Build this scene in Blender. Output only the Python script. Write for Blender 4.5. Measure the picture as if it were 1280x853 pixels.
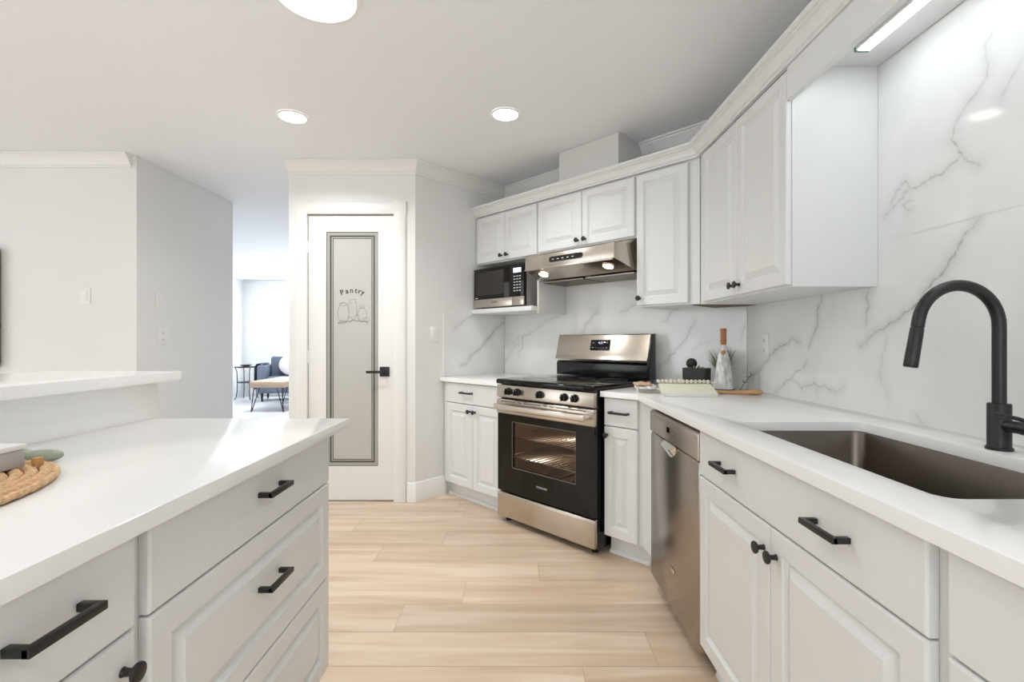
import bpy, bmesh, math, random
import numpy as np
from mathutils import Vector, Matrix

for _o in list(bpy.data.objects):
    bpy.data.objects.remove(_o)
SC = bpy.context.scene
COL = SC.collection
PI = math.pi
S2 = math.sqrt(2)

# ------------------------------------------------------------------ camera, world, exposure
cam_d = bpy.data.cameras.new('camera')
cam_d.sensor_width = 36.0
cam_d.lens = 36.0 * 604 / 1280
cam_d.shift_x = -5 / 1280
cam_d.clip_start = 0.02
cam = bpy.data.objects.new('camera', cam_d)
cam.location = (0, 0, 1.16)
cam.rotation_euler = (PI / 2, 0, 0)
COL.objects.link(cam)
SC.camera = cam

SKY, GROUND_GLOW = 1.15, 1.3
world = bpy.data.worlds.new('world')
SC.world = world
world.use_nodes = True
wbg = world.node_tree.nodes['Background']
# overcast sky above, ground glow below the horizon added to brighten the ceiling
_nt = world.node_tree
_tc = _nt.nodes.new('ShaderNodeTexCoord')
_sp = _nt.nodes.new('ShaderNodeSeparateXYZ')
_mr = _nt.nodes.new('ShaderNodeMapRange')
_mr.inputs['From Min'].default_value = -0.12; _mr.inputs['From Max'].default_value = 0.12
_mx = _nt.nodes.new('ShaderNodeMix'); _mx.data_type = 'RGBA'
_mx.inputs[6].default_value = (GROUND_GLOW * 0.90, GROUND_GLOW * 0.96, GROUND_GLOW * 1.0, 1)
_mx.inputs[7].default_value = (SKY * 0.90, SKY * 0.96, SKY * 1.0, 1)
_nt.links.new(_tc.outputs['Generated'], _sp.inputs[0])
_nt.links.new(_sp.outputs[2], _mr.inputs['Value'])
_nt.links.new(_mr.outputs[0], _mx.inputs[0])
_nt.links.new(_mx.outputs[2], wbg.inputs['Color'])
wbg.inputs['Strength'].default_value = 1.0

SC.view_settings.view_transform = 'Standard'
SC.view_settings.look = 'None'
SC.view_settings.gamma = 1
SC.view_settings.use_curve_mapping = False
SC.view_settings.exposure = 1.1

CAN_W = 4.7          # watts of each small recessed ceiling light
LED_E = 6.0          # emission of the strip over the sink

# ------------------------------------------------------------------ helpers
def W(a, b, z=0.0):
    """range-wall frame: a runs along the wall (right), b runs into the wall"""
    return ((a + b) / S2, (b - a) / S2, z)

class G:
    def __init__(s):
        s.bm = bmesh.new()
    def _bev(s, verts, w, seg=2):
        if w <= 0: return
        es = set()
        for v in verts:
            for e in v.link_edges: es.add(e)
        bmesh.ops.bevel(s.bm, geom=list(es), offset=w, segments=seg, affect='EDGES', profile=0.5)
    def box(s, x0, x1, y0, y1, z0, z1, bev=0.0, M=None):
        vs = [s.bm.verts.new((x, y, z)) for z in (z0, z1) for y in (y0, y1) for x in (x0, x1)]
        for f in ((0, 2, 3, 1), (4, 5, 7, 6), (0, 1, 5, 4), (2, 6, 7, 3), (1, 3, 7, 5), (0, 4, 6, 2)):
            s.bm.faces.new([vs[i] for i in f])
        if M is not None:
            for v in vs: v.co = M @ v.co
        s._bev(vs, bev)
        return s
    def prism(s, pts, lo, hi, axis='z', bev=0.0, M=None):
        def mk(p, h):
            if axis == 'z': return (p[0], p[1], h)
            if axis == 'x': return (h, p[0], p[1])
            return (p[0], h, p[1])
        A = [s.bm.verts.new(mk(p, lo)) for p in pts]
        B = [s.bm.verts.new(mk(p, hi)) for p in pts]
        n = len(pts)
        fs = [s.bm.faces.new(A[::-1]), s.bm.faces.new(B)]
        for i in range(n):
            fs.append(s.bm.faces.new((A[i], A[(i + 1) % n], B[(i + 1) % n], B[i])))
        bmesh.ops.recalc_face_normals(s.bm, faces=fs)
        if M is not None:
            for v in A + B: v.co = M @ v.co
        s._bev(A + B, bev)
        return s
    def lathe(s, prof, M=None, seg=24, cap=True):
        """profile (r, h) spun about local z"""
        M = M or Matrix()
        rings = []
        for r, hh in prof:
            if r < 1e-6:
                rings.append([s.bm.verts.new(M @ Vector((0, 0, hh)))])
            else:
                rings.append([s.bm.verts.new(M @ Vector((r * math.cos(2 * PI * k / seg), r * math.sin(2 * PI * k / seg), hh))) for k in range(seg)])
        fs = []
        for A, B in zip(rings, rings[1:]):
            for k in range(seg):
                k2 = (k + 1) % seg
                if len(A) == 1 and len(B) == 1: continue
                if len(A) == 1: fs.append(s.bm.faces.new((A[0], B[k2], B[k])))
                elif len(B) == 1: fs.append(s.bm.faces.new((A[k], A[k2], B[0])))
                else: fs.append(s.bm.faces.new((A[k], A[k2], B[k2], B[k])))
        if cap:
            for R in (rings[0], rings[-1]):
                if len(R) > 2: fs.append(s.bm.faces.new(R))
        bmesh.ops.recalc_face_normals(s.bm, faces=fs)
        return s
    def tube(s, pts, r, seg=12, cap=True, flat=None):
        pts = [Vector(p) for p in pts]
        n = len(pts)
        rad = r if hasattr(r, '__len__') else [r] * n
        up = None
        rings = []
        for i, p in enumerate(pts):
            t = (pts[min(i + 1, n - 1)] - pts[max(i - 1, 0)]).normalized()
            if up is None:
                up = Vector((0, 0, 1)) if abs(t.z) < 0.9 else Vector((1, 0, 0))
            side = t.cross(up).normalized()
            up = side.cross(t).normalized()
            fl = flat if flat else 1.0
            rings.append([s.bm.verts.new(p + rad[i] * (math.cos(2 * PI * k / seg) * side + fl * math.sin(2 * PI * k / seg) * up)) for k in range(seg)])
        fs = []
        for A, B in zip(rings, rings[1:]):
            for k in range(seg):
                fs.append(s.bm.faces.new((A[k], A[(k + 1) % seg], B[(k + 1) % seg], B[k])))
        if cap:
            fs.append(s.bm.faces.new(rings[0])); fs.append(s.bm.faces.new(rings[-1]))
        bmesh.ops.recalc_face_normals(s.bm, faces=fs)
        return s
    def rings(s, x0, x1, z0, z1, prof):
        """rectangular rings (inset, y) stacked front to back: raised panel fronts"""
        R = []
        for ins, y in prof:
            R.append([s.bm.verts.new(c) for c in ((x0 + ins, y, z0 + ins), (x1 - ins, y, z0 + ins), (x1 - ins, y, z1 - ins), (x0 + ins, y, z1 - ins))])
        fs = [s.bm.faces.new(R[0]), s.bm.faces.new(R[-1])]
        for A, B in zip(R, R[1:]):
            for k in range(4):
                fs.append(s.bm.faces.new((A[k], A[(k + 1) % 4], B[(k + 1) % 4], B[k])))
        bmesh.ops.recalc_face_normals(s.bm, faces=fs)
        return s
    def sweep(s, path, prof, flip=1):
        """profile (out, z) swept along a plan path with mitred corners; out = right-hand side * flip"""
        P = [Vector((p[0], p[1])) for p in path]
        n = len(P)
        R = []
        for i in range(n):
            ds = []
            if i > 0: ds.append((P[i] - P[i - 1]).normalized())
            if i < n - 1: ds.append((P[i + 1] - P[i]).normalized())
            ns = [Vector((d.y, -d.x)) * flip for d in ds]
            m = ns[0] if len(ns) == 1 else (ns[0] + ns[1]) / (1 + ns[0].dot(ns[1]))
            R.append([s.bm.verts.new((P[i].x + m.x * o, P[i].y + m.y * o, z)) for o, z in prof])
        k = len(prof)
        fs = [s.bm.faces.new(R[0]), s.bm.faces.new(R[-1])]
        for A, B in zip(R, R[1:]):
            for j in range(k):
                fs.append(s.bm.faces.new((A[j], A[(j + 1) % k], B[(j + 1) % k], B[j])))
        bmesh.ops.recalc_face_normals(s.bm, faces=fs)
        return s
    def ball(s, c, r, sx=1, sy=1, sz=1, u=16, v=10, M=None):
        T = Matrix.Translation(c) @ Matrix.Diagonal((sx, sy, sz, 1))
        if M is not None: T = M @ T
        bmesh.ops.create_uvsphere(s.bm, u_segments=u, v_segments=v, radius=r, matrix=T)
        return s
    def text(s, string, size, M, extrude=0.0002, align='CENTER', bold=0.0):
        cu = bpy.data.curves.new('t', 'FONT')
        cu.body = string; cu.size = size; cu.extrude = extrude; cu.offset = bold; cu.align_x = align; cu.resolution_u = 3
        ob = bpy.data.objects.new('t', cu)
        COL.objects.link(ob)
        dg = bpy.context.evaluated_depsgraph_get()
        me = bpy.data.meshes.new_from_object(ob.evaluated_get(dg))
        me.transform(M)
        s.bm.from_mesh(me)
        bpy.data.objects.remove(ob); bpy.data.curves.remove(cu); bpy.data.meshes.remove(me)
        return s
    def build(s, name, mat, parent=None, smooth=True, world=False, angle=35, M=None):
        if M is not None: s.bm.transform(M)
        if world and parent is not None:
            s.bm.transform(ROOTM[parent.name].inverted())
        me = bpy.data.meshes.new(name)
        s.bm.normal_update()
        s.bm.to_mesh(me); s.bm.free()
        ob = bpy.data.objects.new(name, me)
        COL.objects.link(ob)
        if mat is not None: me.materials.append(mat)
        if smooth:
            me.polygons.foreach_set('use_smooth', [True] * len(me.polygons))
            me.set_sharp_from_angle(angle=math.radians(angle))
        if parent is not None: ob.parent = parent
        return ob

ROOTM = {}
def tag(o, label, cat, group=None, kind=None):
    o['label'] = label; o['category'] = cat
    if group: o['group'] = group
    if kind: o['kind'] = kind
    return o
def thing(name, label, cat, loc=(0, 0, 0), rz=0.0, group=None):
    o = bpy.data.objects.new(name, None)
    o.empty_display_size = 0.05
    COL.objects.link(o)
    o.location = loc; o.rotation_euler = (0, 0, rz)
    ROOTM[o.name] = Matrix.Translation(loc) @ Matrix.Rotation(rz, 4, 'Z')
    return tag(o, label, cat, group)
def struct(o, label, cat):
    return tag(o, label, cat, None, 'structure')
def copy_tree(o, parent=None):
    c = o.copy(); COL.objects.link(c)
    if parent is not None: c.parent = parent
    for ch in o.children: copy_tree(ch, c)
    return c
def rotX(d): return Matrix.Rotation(math.radians(d), 4, 'X')
def rotY(d): return Matrix.Rotation(math.radians(d), 4, 'Y')
def rotZ(d): return Matrix.Rotation(math.radians(d), 4, 'Z')
T = Matrix.Translation
WM = rotZ(-45)                    # local x -> a, local y -> b

# ------------------------------------------------------------------ materials
def newmat(name):
    m = bpy.data.materials.new(name); m.use_nodes = True
    return m, m.node_tree, m.node_tree.nodes['Principled BSDF']
def lin(r, g, b):
    f = lambda c: (c / 255 / 12.92) if c / 255 <= 0.04045 else ((c / 255 + 0.055) / 1.055) ** 2.4
    return (f(r), f(g), f(b), 1)
def mat(name, rgb, rough=0.5, metal=0.0, spec=0.5, coat=0.0, noise=0.0, nscale=30, bump=0.0, emit=None, estr=0.0, stretch=None):
    m, nt, p = newmat(name)
    p.inputs['Base Color'].default_value = lin(*rgb)
    p.inputs['Roughness'].default_value = rough
    p.inputs['Metallic'].default_value = metal
    p.inputs['Specular IOR Level'].default_value = spec
    p.inputs['Coat Weight'].default_value = coat
    if emit:
        p.inputs['Emission Color'].default_value = lin(*emit)
        p.inputs['Emission Strength'].default_value = estr
    if noise or bump:
        tc = nt.nodes.new('ShaderNodeTexCoord')
        mp = nt.nodes.new('ShaderNodeMapping')
        if stretch: mp.inputs['Scale'].default_value = stretch
        nz = nt.nodes.new('ShaderNodeTexNoise')
        nz.inputs['Scale'].default_value = nscale; nz.inputs['Detail'].default_value = 4
        nt.links.new(tc.outputs['Object'], mp.inputs['Vector'])
        nt.links.new(mp.outputs[0], nz.inputs['Vector'])
        if noise:
            mr = nt.nodes.new('ShaderNodeMapRange')
            mr.inputs['To Min'].default_value = 1 - noise; mr.inputs['To Max'].default_value = 1 + noise
            nt.links.new(nz.outputs['Fac'], mr.inputs['Value'])
            mx = nt.nodes.new('ShaderNodeMix'); mx.data_type = 'RGBA'; mx.blend_type = 'MULTIPLY'
            mx.inputs[0].default_value = 1.0
            mx.inputs[6].default_value = lin(*rgb)
            nt.links.new(mr.outputs[0], mx.inputs[7])
            nt.links.new(mx.outputs[2], p.inputs['Base Color'])
        if bump:
            b = nt.nodes.new('ShaderNodeBump'); b.inputs['Strength'].default_value = bump; b.inputs['Distance'].default_value = 0.002
            nt.links.new(nz.outputs['Fac'], b.inputs['Height'])
            nt.links.new(b.outputs[0], p.inputs['Normal'])
    return m

M = {}
M['wall'] = mat('wall_paint', (236, 236, 234), 0.6, noise=0.01, nscale=8)
M['ceil'] = mat('ceiling_paint', (245, 247, 249), 0.8, noise=0.01, nscale=6)
M['trim'] = mat('trim_paint', (240, 239, 236), 0.35)
M['cab'] = mat('cabinet_paint', (228, 229, 228), 0.32)
M['quartz'] = mat('white_quartz', (243, 242, 240), 0.14, noise=0.012, nscale=60)
M['black'] = mat('matte_black_metal', (30, 29, 28), 0.38)
M['faucet'] = mat('faucet_black', (24, 25, 26), 0.36)
M['steel'] = mat('stainless', (198, 188, 176), 0.24, 1.0, bump=0.03, nscale=14, stretch=(1, 1, 60))
M['steel2'] = mat('brushed_dark_stainless', (168, 160, 150), 0.24, 1.0, bump=0.02, nscale=16, stretch=(60, 60, 1))
M['sink'] = mat('sink_stainless', (122, 114, 107), 0.28, 1.0, noise=0.08, nscale=7)
M['bglass'] = mat('black_glass', (13, 10, 8), 0.06, spec=0.32)
M['benamel'] = mat('black_enamel', (18, 18, 18), 0.2)
M['cavity'] = mat('oven_cavity_enamel', (150, 132, 116), 0.35)
M['chrome'] = mat('chrome_wire', (230, 226, 220), 0.15, 1.0)
M['plastic'] = mat('white_plastic', (240, 239, 236), 0.4)
M['brown'] = mat('raw_wood_underside', (112, 96, 78), 0.7, noise=0.2, nscale=20)
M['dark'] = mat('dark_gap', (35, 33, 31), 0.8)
M['duct'] = mat('duct_paint', (214, 213, 210), 0.45)
M['frost'] = mat('frosted_glass', (196, 195, 190), 0.22)
M['bevelglass'] = mat('bevelled_glass', (176, 176, 168), 0.12)
M['etch'] = mat('etched_line', (84, 84, 78), 0.3)
M['sketch'] = mat('etched_sketch', (138, 138, 134), 0.5)
M['ink'] = mat('etched_lettering', (62, 62, 60), 0.5)
M['label'] = mat('pale_print', (205, 205, 205), 0.5)
M['rubber'] = mat('black_rubber', (22, 22, 22), 0.7)
M['lamp'] = mat('lamp_lens', (255, 252, 245), 0.5, emit=(255, 250, 242), estr=4.0)
M['hoodlamp'] = mat('hood_lamp_lens', (255, 245, 225), 0.5, emit=(255, 240, 215), estr=12.0)
M['led'] = mat('led_lens', (255, 255, 255), 0.5, emit=(240, 248, 255), estr=LED_E)
M['lcd'] = mat('lit_display', (200, 205, 240), 0.4, emit=(190, 195, 240), estr=0.7)
M['wood'] = mat('acacia_wood', (206, 160, 112), 0.5, noise=0.25, nscale=18, stretch=(1, 1, 4))
M['stopper'] = mat('wood_stopper', (164, 108, 66), 0.5, noise=0.15, nscale=40)
M['towel'] = mat('linen_towel', (232, 229, 222), 0.9, bump=0.2, nscale=160)
M['towel_tan'] = mat('tan_linen', (214, 182, 152), 0.9, bump=0.2, nscale=160)
M['book'] = mat('book_cover', (240, 237, 214), 0.5, noise=0.04, nscale=12)
M['page'] = mat('paper', (240, 240, 238), 0.7)
M['bead'] = mat('whitewashed_wood_bead', (226, 219, 204), 0.6, noise=0.1, nscale=60)
M['planter'] = mat('charcoal_stoneware', (46, 44, 42), 0.6, noise=0.3, nscale=60)
M['leaf'] = mat('grass_leaf', (104, 124, 74), 0.5)
M['leaf2'] = mat('succulent_leaf', (134, 150, 112), 0.5)
M['darkball'] = mat('dark_woven_ball', (36, 36, 32), 0.6, bump=0.6, nscale=90)
M['bottle'] = mat('crackle_white_ceramic', (206, 206, 204), 0.25, noise=0.95, nscale=55, bump=1.0, stretch=(1, 1, .4))
M['sage'] = mat('sage_ceramic', (150, 160, 142), 0.45, noise=0.05, nscale=40)
M['seagrass'] = mat('seagrass', (214, 174, 132), 0.75, noise=0.6, nscale=110, bump=0.4)
M['boxw'] = mat('white_lacquer', (234, 234, 232), 0.4)
M['boxg'] = mat('grey_box_side', (186, 184, 184), 0.5)
M['woodblk'] = mat('light_wood', (196, 148, 92), 0.5, noise=0.1, nscale=40)
M['tv'] = mat('tv_black', (40, 44, 44), 0.3)
M['sofa'] = mat('blue_grey_fabric', (104, 114, 132), 0.9, bump=0.2, nscale=200)
M['throw'] = mat('navy_throw', (48, 54, 72), 0.9, bump=0.3, nscale=150)
M['pillow'] = mat('pale_pillow', (226, 224, 226), 0.9)
M['tabletop'] = mat('oak_top', (196, 172, 148), 0.5, noise=0.2, nscale=14, stretch=(1, 8, 8))
M['iron'] = mat('black_iron', (34, 36, 40), 0.5)
M['winlight'] = mat('daylit_glass', (255, 255, 255), 0.3, emit=(236, 244, 255), estr=6.0)

def marble_mat():
    m, nt, p = newmat('veined_marble_tile')
    at = nt.nodes.new('ShaderNodeAttribute'); at.attribute_name = 'vein'
    tc = nt.nodes.new('ShaderNodeTexCoord')
    nz = nt.nodes.new('ShaderNodeTexNoise'); nz.inputs['Scale'].default_value = 3.0; nz.inputs['Detail'].default_value = 5
    nt.links.new(tc.outputs['Object'], nz.inputs['Vector'])
    r = nt.nodes.new('ShaderNodeMapRange'); r.inputs['From Min'].default_value = 0.35; r.inputs['From Max'].default_value = 0.75
    nt.links.new(nz.outputs['Fac'], r.inputs['Value'])
    c1 = nt.nodes.new('ShaderNodeMix'); c1.data_type = 'RGBA'
    c1.inputs[6].default_value = lin(240, 240, 238); c1.inputs[7].default_value = lin(226, 226, 225)
    nt.links.new(r.outputs[0], c1.inputs[0])
    c2 = nt.nodes.new('ShaderNodeMix'); c2.data_type = 'RGBA'
    c2.inputs[7].default_value = lin(126, 122, 118)
    nt.links.new(at.outputs['Fac'], c2.inputs[0]); nt.links.new(c1.outputs[2], c2.inputs[6])
    nt.links.new(c2.outputs[2], p.inputs['Base Color'])
    p.inputs['Roughness'].default_value = 0.07
    return m
M['marble'] = marble_mat()

def plank_mat():
    m, nt, p = newmat('light_oak_planks')
    uv = nt.nodes.new('ShaderNodeUVMap'); uv.uv_map = 'plank'
    at = nt.nodes.new('ShaderNodeAttribute'); at.attribute_name = 'tone'
    sep = nt.nodes.new('ShaderNodeSeparateXYZ'); nt.links.new(uv.outputs[0], sep.inputs[0])
    comb = nt.nodes.new('ShaderNodeCombineXYZ')
    m1 = nt.nodes.new('ShaderNodeMath'); m1.operation = 'MULTIPLY'; m1.inputs[1].default_value = 37.0
    nt.links.new(at.outputs['Fac'], m1.inputs[0])
    sx = nt.nodes.new('ShaderNodeMath'); sx.operation = 'MULTIPLY'; sx.inputs[1].default_value = 1.1
    sy = nt.nodes.new('ShaderNodeMath'); sy.operation = 'MULTIPLY'; sy.inputs[1].default_value = 13.0
    nt.links.new(sep.outputs[0], sx.inputs[0]); nt.links.new(sep.outputs[1], sy.inputs[0])
    nt.links.new(sx.outputs[0], comb.inputs[0]); nt.links.new(sy.outputs[0], comb.inputs[1]); nt.links.new(m1.outputs[0], comb.inputs[2])
    n1 = nt.nodes.new('ShaderNodeTexNoise'); n1.inputs['Scale'].default_value = 1.0; n1.inputs['Detail'].default_value = 6; n1.inputs['Distortion'].default_value = 0.6
    nt.links.new(comb.outputs[0], n1.inputs['Vector'])
    r = nt.nodes.new('ShaderNodeValToRGB')
    e = r.color_ramp.elements
    e[0].position = 0.30; e[0].color = lin(203, 175, 149)
    e[1].position = 0.62; e[1].color = lin(226, 206, 184)
    e2 = e.new(0.46); e2.color = lin(215, 190, 164)
    nt.links.new(n1.outputs['Fac'], r.inputs[0])
    tr = nt.nodes.new('ShaderNodeMapRange'); tr.inputs['To Min'].default_value = 0.90; tr.inputs['To Max'].default_value = 1.06
    nt.links.new(at.outputs['Fac'], tr.inputs['Value'])
    mx = nt.nodes.new('ShaderNodeMix'); mx.data_type = 'RGBA'; mx.blend_type = 'MULTIPLY'; mx.inputs[0].default_value = 1
    nt.links.new(r.outputs[0], mx.inputs[6]); nt.links.new(tr.outputs[0], mx.inputs[7])
    nt.links.new(mx.outputs[2], p.inputs['Base Color'])
    p.inputs['Roughness'].default_value = 0.36
    return m
M['plank'] = plank_mat()
M['groove'] = mat('plank_seam', (176, 142, 108), 0.7)

def tile_mat():
    m, nt, p = newmat('pale_floor_tile')
    tc = nt.nodes.new('ShaderNodeTexCoord')
    b = nt.nodes.new('ShaderNodeTexBrick')
    b.inputs['Color1'].default_value = lin(206, 209, 214); b.inputs['Color2'].default_value = lin(212, 214, 219)
    b.inputs['Mortar'].default_value = lin(228, 228, 232)
    b.inputs['Scale'].default_value = 1.0; b.inputs['Brick Width'].default_value = 1.2; b.inputs['Row Height'].default_value = 0.6
    b.inputs['Mortar Size'].default_value = 0.012
    nt.links.new(tc.outputs['Object'], b.inputs['Vector'])
    nt.links.new(b.outputs['Color'], p.inputs['Base Color'])
    p.inputs['Roughness'].default_value = 0.3
    return m
M['tile'] = tile_mat()

def tinted_glass(name, tint, refl=0.06, rough=0.03, ior=1.45):
    m = bpy.data.materials.new(name); m.use_nodes = True
    nt = m.node_tree; nt.nodes.clear()
    out = nt.nodes.new('ShaderNodeOutputMaterial')
    tr = nt.nodes.new('ShaderNodeBsdfTransparent'); tr.inputs[0].default_value = (*tint, 1)
    gl = nt.nodes.new('ShaderNodeBsdfGlossy'); gl.inputs['Roughness'].default_value = rough
    fr = nt.nodes.new('ShaderNodeFresnel'); fr.inputs[0].default_value = ior
    mx = nt.nodes.new('ShaderNodeMixShader')
    nt.links.new(fr.outputs[0], mx.inputs[0]); nt.links.new(tr.outputs[0], mx.inputs[1]); nt.links.new(gl.outputs[0], mx.inputs[2])
    nt.links.new(mx.outputs[0], out.inputs[0])
    return m
M['ovenglass'] = tinted_glass('oven_window_glass', (0.78, 0.73, 0.68), ior=1.22)
M['clearglass'] = tinted_glass('clear_glass', (0.9, 0.95, 0.95))

# ------------------------------------------------------------------ room shell
CEIL = 2.45
XW = 1.30            # tiled face of the right wall
BW = 2.84            # tiled face of the range wall (b)
AW = -2.979          # return wall (a)
YP = 3.486           # pantry wall
def floor_planks():
    rnd = random.Random(4)
    rows = []
    y0 = 1.7215 - 0.2035 * 20
    fixed = {19: [0.236, -1.1], 20: [0.51, -0.85], 21: [-0.49, 0.95], 22: [-0.24, 1.22], 23: [0.113, -1.2], 24: [-0.75, 0.6],
             25: [-0.42, 0.95], 26: [-1.0, 0.2], 27: [-0.35, 0.7]}
    bm = bmesh.new()
    uvl = bm.loops.layers.uv.new('plank')
    fl = bm.faces.layers.float.new('tone')
    XA, XB = -5.2, 1.5
    g = 0.0007
    seam = []
    for r in range(0, 30):
        a = y0 + r * 0.2035; b = a + 0.2035
        js = fixed.get(r)
        if js is None:
            s = rnd.uniform(-0.7, 0.7); js = [s, s + 1.4]
        js = sorted(js)
        while js[0] > XA: js.insert(0, js[0] - rnd.uniform(1.2, 1.5))
        while js[-1] < XB: js.append(js[-1] + rnd.uniform(1.2, 1.5))
        for p, q in zip(js, js[1:]):
            p2, q2 = max(p, XA), min(q, XB)
            if q2 <= p2: continue
            cs = [(p2 + g, a + g), (q2 - g, a + g), (q2 - g, b - g), (p2 + g, b - g)]
            f = bm.faces.new([bm.verts.new((x, y, 0)) for x, y in cs])
            f[fl] = rnd.random()
            o = rnd.uniform(0, 50)
            for lp, (x, y) in zip(f.loops, cs):
                lp[uvl].uv = (x - p + o, y - a + o * 0.3)
    me = bpy.data.meshes.new('floor')
    n0 = len(bm.faces)
    # slab under the planks, its top seen in the seams
    yb, yt = y0, y0 + 30 * 0.2035
    vs = [bm.verts.new(c) for c in ((XA, yb, -0.0012), (XB, yb, -0.0012), (XB, yt, -0.0012), (XA, yt, -0.0012), (XA, yb, -0.08), (XB, yb, -0.08), (XB, yt, -0.08), (XA, yt, -0.08))]
    for idx in ((0, 1, 2, 3), (7, 6, 5, 4), (0, 4, 5, 1), (1, 5, 6, 2), (2, 6, 7, 3), (3, 7, 4, 0)):
        f = bm.faces.new([vs[i] for i in idx]); f.material_index = 1
    bm.to_mesh(me); bm.free()
    me.materials.append(M['plank']); me.materials.append(M['groove'])
    ob = bpy.data.objects.new('floor', me); COL.objects.link(ob)
    struct(ob, 'light oak plank floor of the kitchen', 'floor')
    return yt
YT = floor_planks()
g = G(); g.box(-6.2, -1.2, YT, 10.6, -0.08, 0.0)
struct(g.build('floor_living', M['tile'], smooth=False), 'pale grey tiled floor of the living room beyond the pantry wall', 'floor')
g = G(); g.box(-6.2, 1.6, -2.6, 10.6, CEIL, CEIL + 0.1)
struct(g.build('ceiling', M['ceil'], smooth=False), 'white ceiling with recessed lights', 'ceiling')
g = G(); g.box(XW + 0.009, XW + 0.13, -2.4, 2.9, 0, CEIL)
struct(g.build('wall_right', M['wall'], smooth=False), 'white wall behind the sink run', 'wall')
g = G(); g.prism([W(AW - 0.13, BW + 0.009)[:2], W(-0.99, BW + 0.009)[:2], W(-0.93, BW + 0.13)[:2], W(AW - 0.13, BW + 0.13)[:2]], 0, CEIL)
struct(g.build('wall_back', M['wall'], smooth=False), 'white diagonal wall behind the range', 'wall')
c0 = (-0.727, YP)
g = G(); g.prism([c0, W(AW, BW + 0.009)[:2], W(AW - 0.10, BW + 0.009)[:2], (c0[0] - 0.06, c0[1] + 0.10), (c0[0] - 0.02, c0[1] + 0.03)], 0, CEIL)
struct(g.build('wall_return', M['wall'], smooth=False), 'short white wall between the pantry wall and the corner base cabinet', 'wall')
DX0, DX1, DZ = -1.500, -0.884, 2.072
g = G()
g.box(-1.639, DX0 - 0.004, YP, YP + 0.12, 0, CEIL); g.box(DX1 + 0.004, -0.727, YP, YP + 0.12, 0, CEIL); g.box(DX0 - 0.004, DX1 + 0.004, YP, YP + 0.12, DZ + 0.004, CEIL)
struct(g.build('wall_pantry', M['wall'], smooth=False), 'white wall around the pantry door', 'wall')
g = G(); g.box(DX0 - 0.02, DX1 + 0.02, YP + 0.125, YP + 0.14, 0, DZ + 0.02)  # dark sheet behind the door gaps, coloured in place of pantry shade
struct(g.build('wall_shade_panel', M['dark'], smooth=False), 'dark panel coloured as the shade inside the pantry behind the door', 'wall')
g = G(); g.box(-6.2, -2.63, 3.35, 3.45, 0, CEIL); g.box(-2.73, -2.63, 3.45, 4.487, 0, CEIL)
struct(g.build('wall_left', M['wall'], smooth=False), 'white wall with switches left of the living room opening', 'wall')
g = G(); wx0, wx1, wz0, wz1 = -2.6, 0.9, 0.25, 2.15  # unseen wall put in for bounce light; its opening admits world light
g.box(-6.2, wx0, -2.5, -2.36, 0, CEIL); g.box(wx1, XW + 0.13, -2.5, -2.36, 0, CEIL); g.box(wx0, wx1, -2.5, -2.36, 0, wz0); g.box(wx0, wx1, -2.5, -2.36, wz1, CEIL)
struct(g.build('wall_rear', M['wall'], smooth=False), 'unseen white wall added behind the camera, its wide opening shaped to let light in', 'wall')
g = G(); g.box(-5.2, -5.08, -2.36, -0.6, 0, CEIL); g.box(-5.2, -5.08, 2.4, 3.35, 0, CEIL); g.box(-5.2, -5.08, -0.6, 2.4, 2.15, CEIL); g.box(-5.2, -5.08, -0.6, 2.4, 0, .3)  # unseen side wall, likewise put in to shape the light, open to the sky
struct(g.build('wall_dining', M['wall'], smooth=False), 'unseen white side wall added far left of the camera, its opening made for side light', 'wall')
g = G(); g.box(-5.88, -5.76, 3.45, 10.3, 0, CEIL)
struct(g.build('wall_far_left', M['wall'], smooth=False), 'white side wall of the living room', 'wall')
g = G(); g.box(-1.639, -1.52, YP + 0.14, 10.3, 0, CEIL)
struct(g.build('wall_hall', M['wall'], smooth=False), 'white wall of the living room behind the pantry', 'wall')
YL = 10.2
WX0, WX1, WZ0, WZ1 = -5.13, -3.9, 0.5, 2.2
g = G()
g.box(-5.76, WX0, YL, YL + 0.12, 0, CEIL); g.box(WX1, -1.6, YL, YL + 0.12, 0, CEIL); g.box(WX0, WX1, YL, YL + 0.12, 0, WZ0); g.box(WX0, WX1, YL, YL + 0.12, WZ1, CEIL)
struct(g.build('wall_far', M['wall'], smooth=False), 'white far wall of the living room', 'wall')
win = thing('window_1', 'bright daylit living room window beside the sofa', 'window', ((WX0 + WX1) / 2, YL, WZ0))
win['kind'] = 'structure'
w2 = (WX1 - WX0) / 2
g = G(); hgt = WZ1 - WZ0
g.box(-w2, -w2 + 0.05, 0.02, 0.09, 0, hgt); g.box(w2 - 0.05, w2, 0.02, 0.09, 0, hgt); g.box(-w2 + 0.05, w2 - 0.05, 0.02, 0.09, 0, 0.05); g.box(-w2 + 0.05, w2 - 0.05, 0.02, 0.09, hgt - 0.05, hgt); g.box(-0.02, 0.02, 0.02, 0.09, 0.05, hgt - 0.05)
g.build('window_frame', M['trim'], win, smooth=False)
g = G(); g.box(-w2 + 0.051, w2 - 0.051, 0.05, 0.06, 0.051, hgt - 0.051)
g.build('pane', M['winlight'], win, smooth=False)

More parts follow.
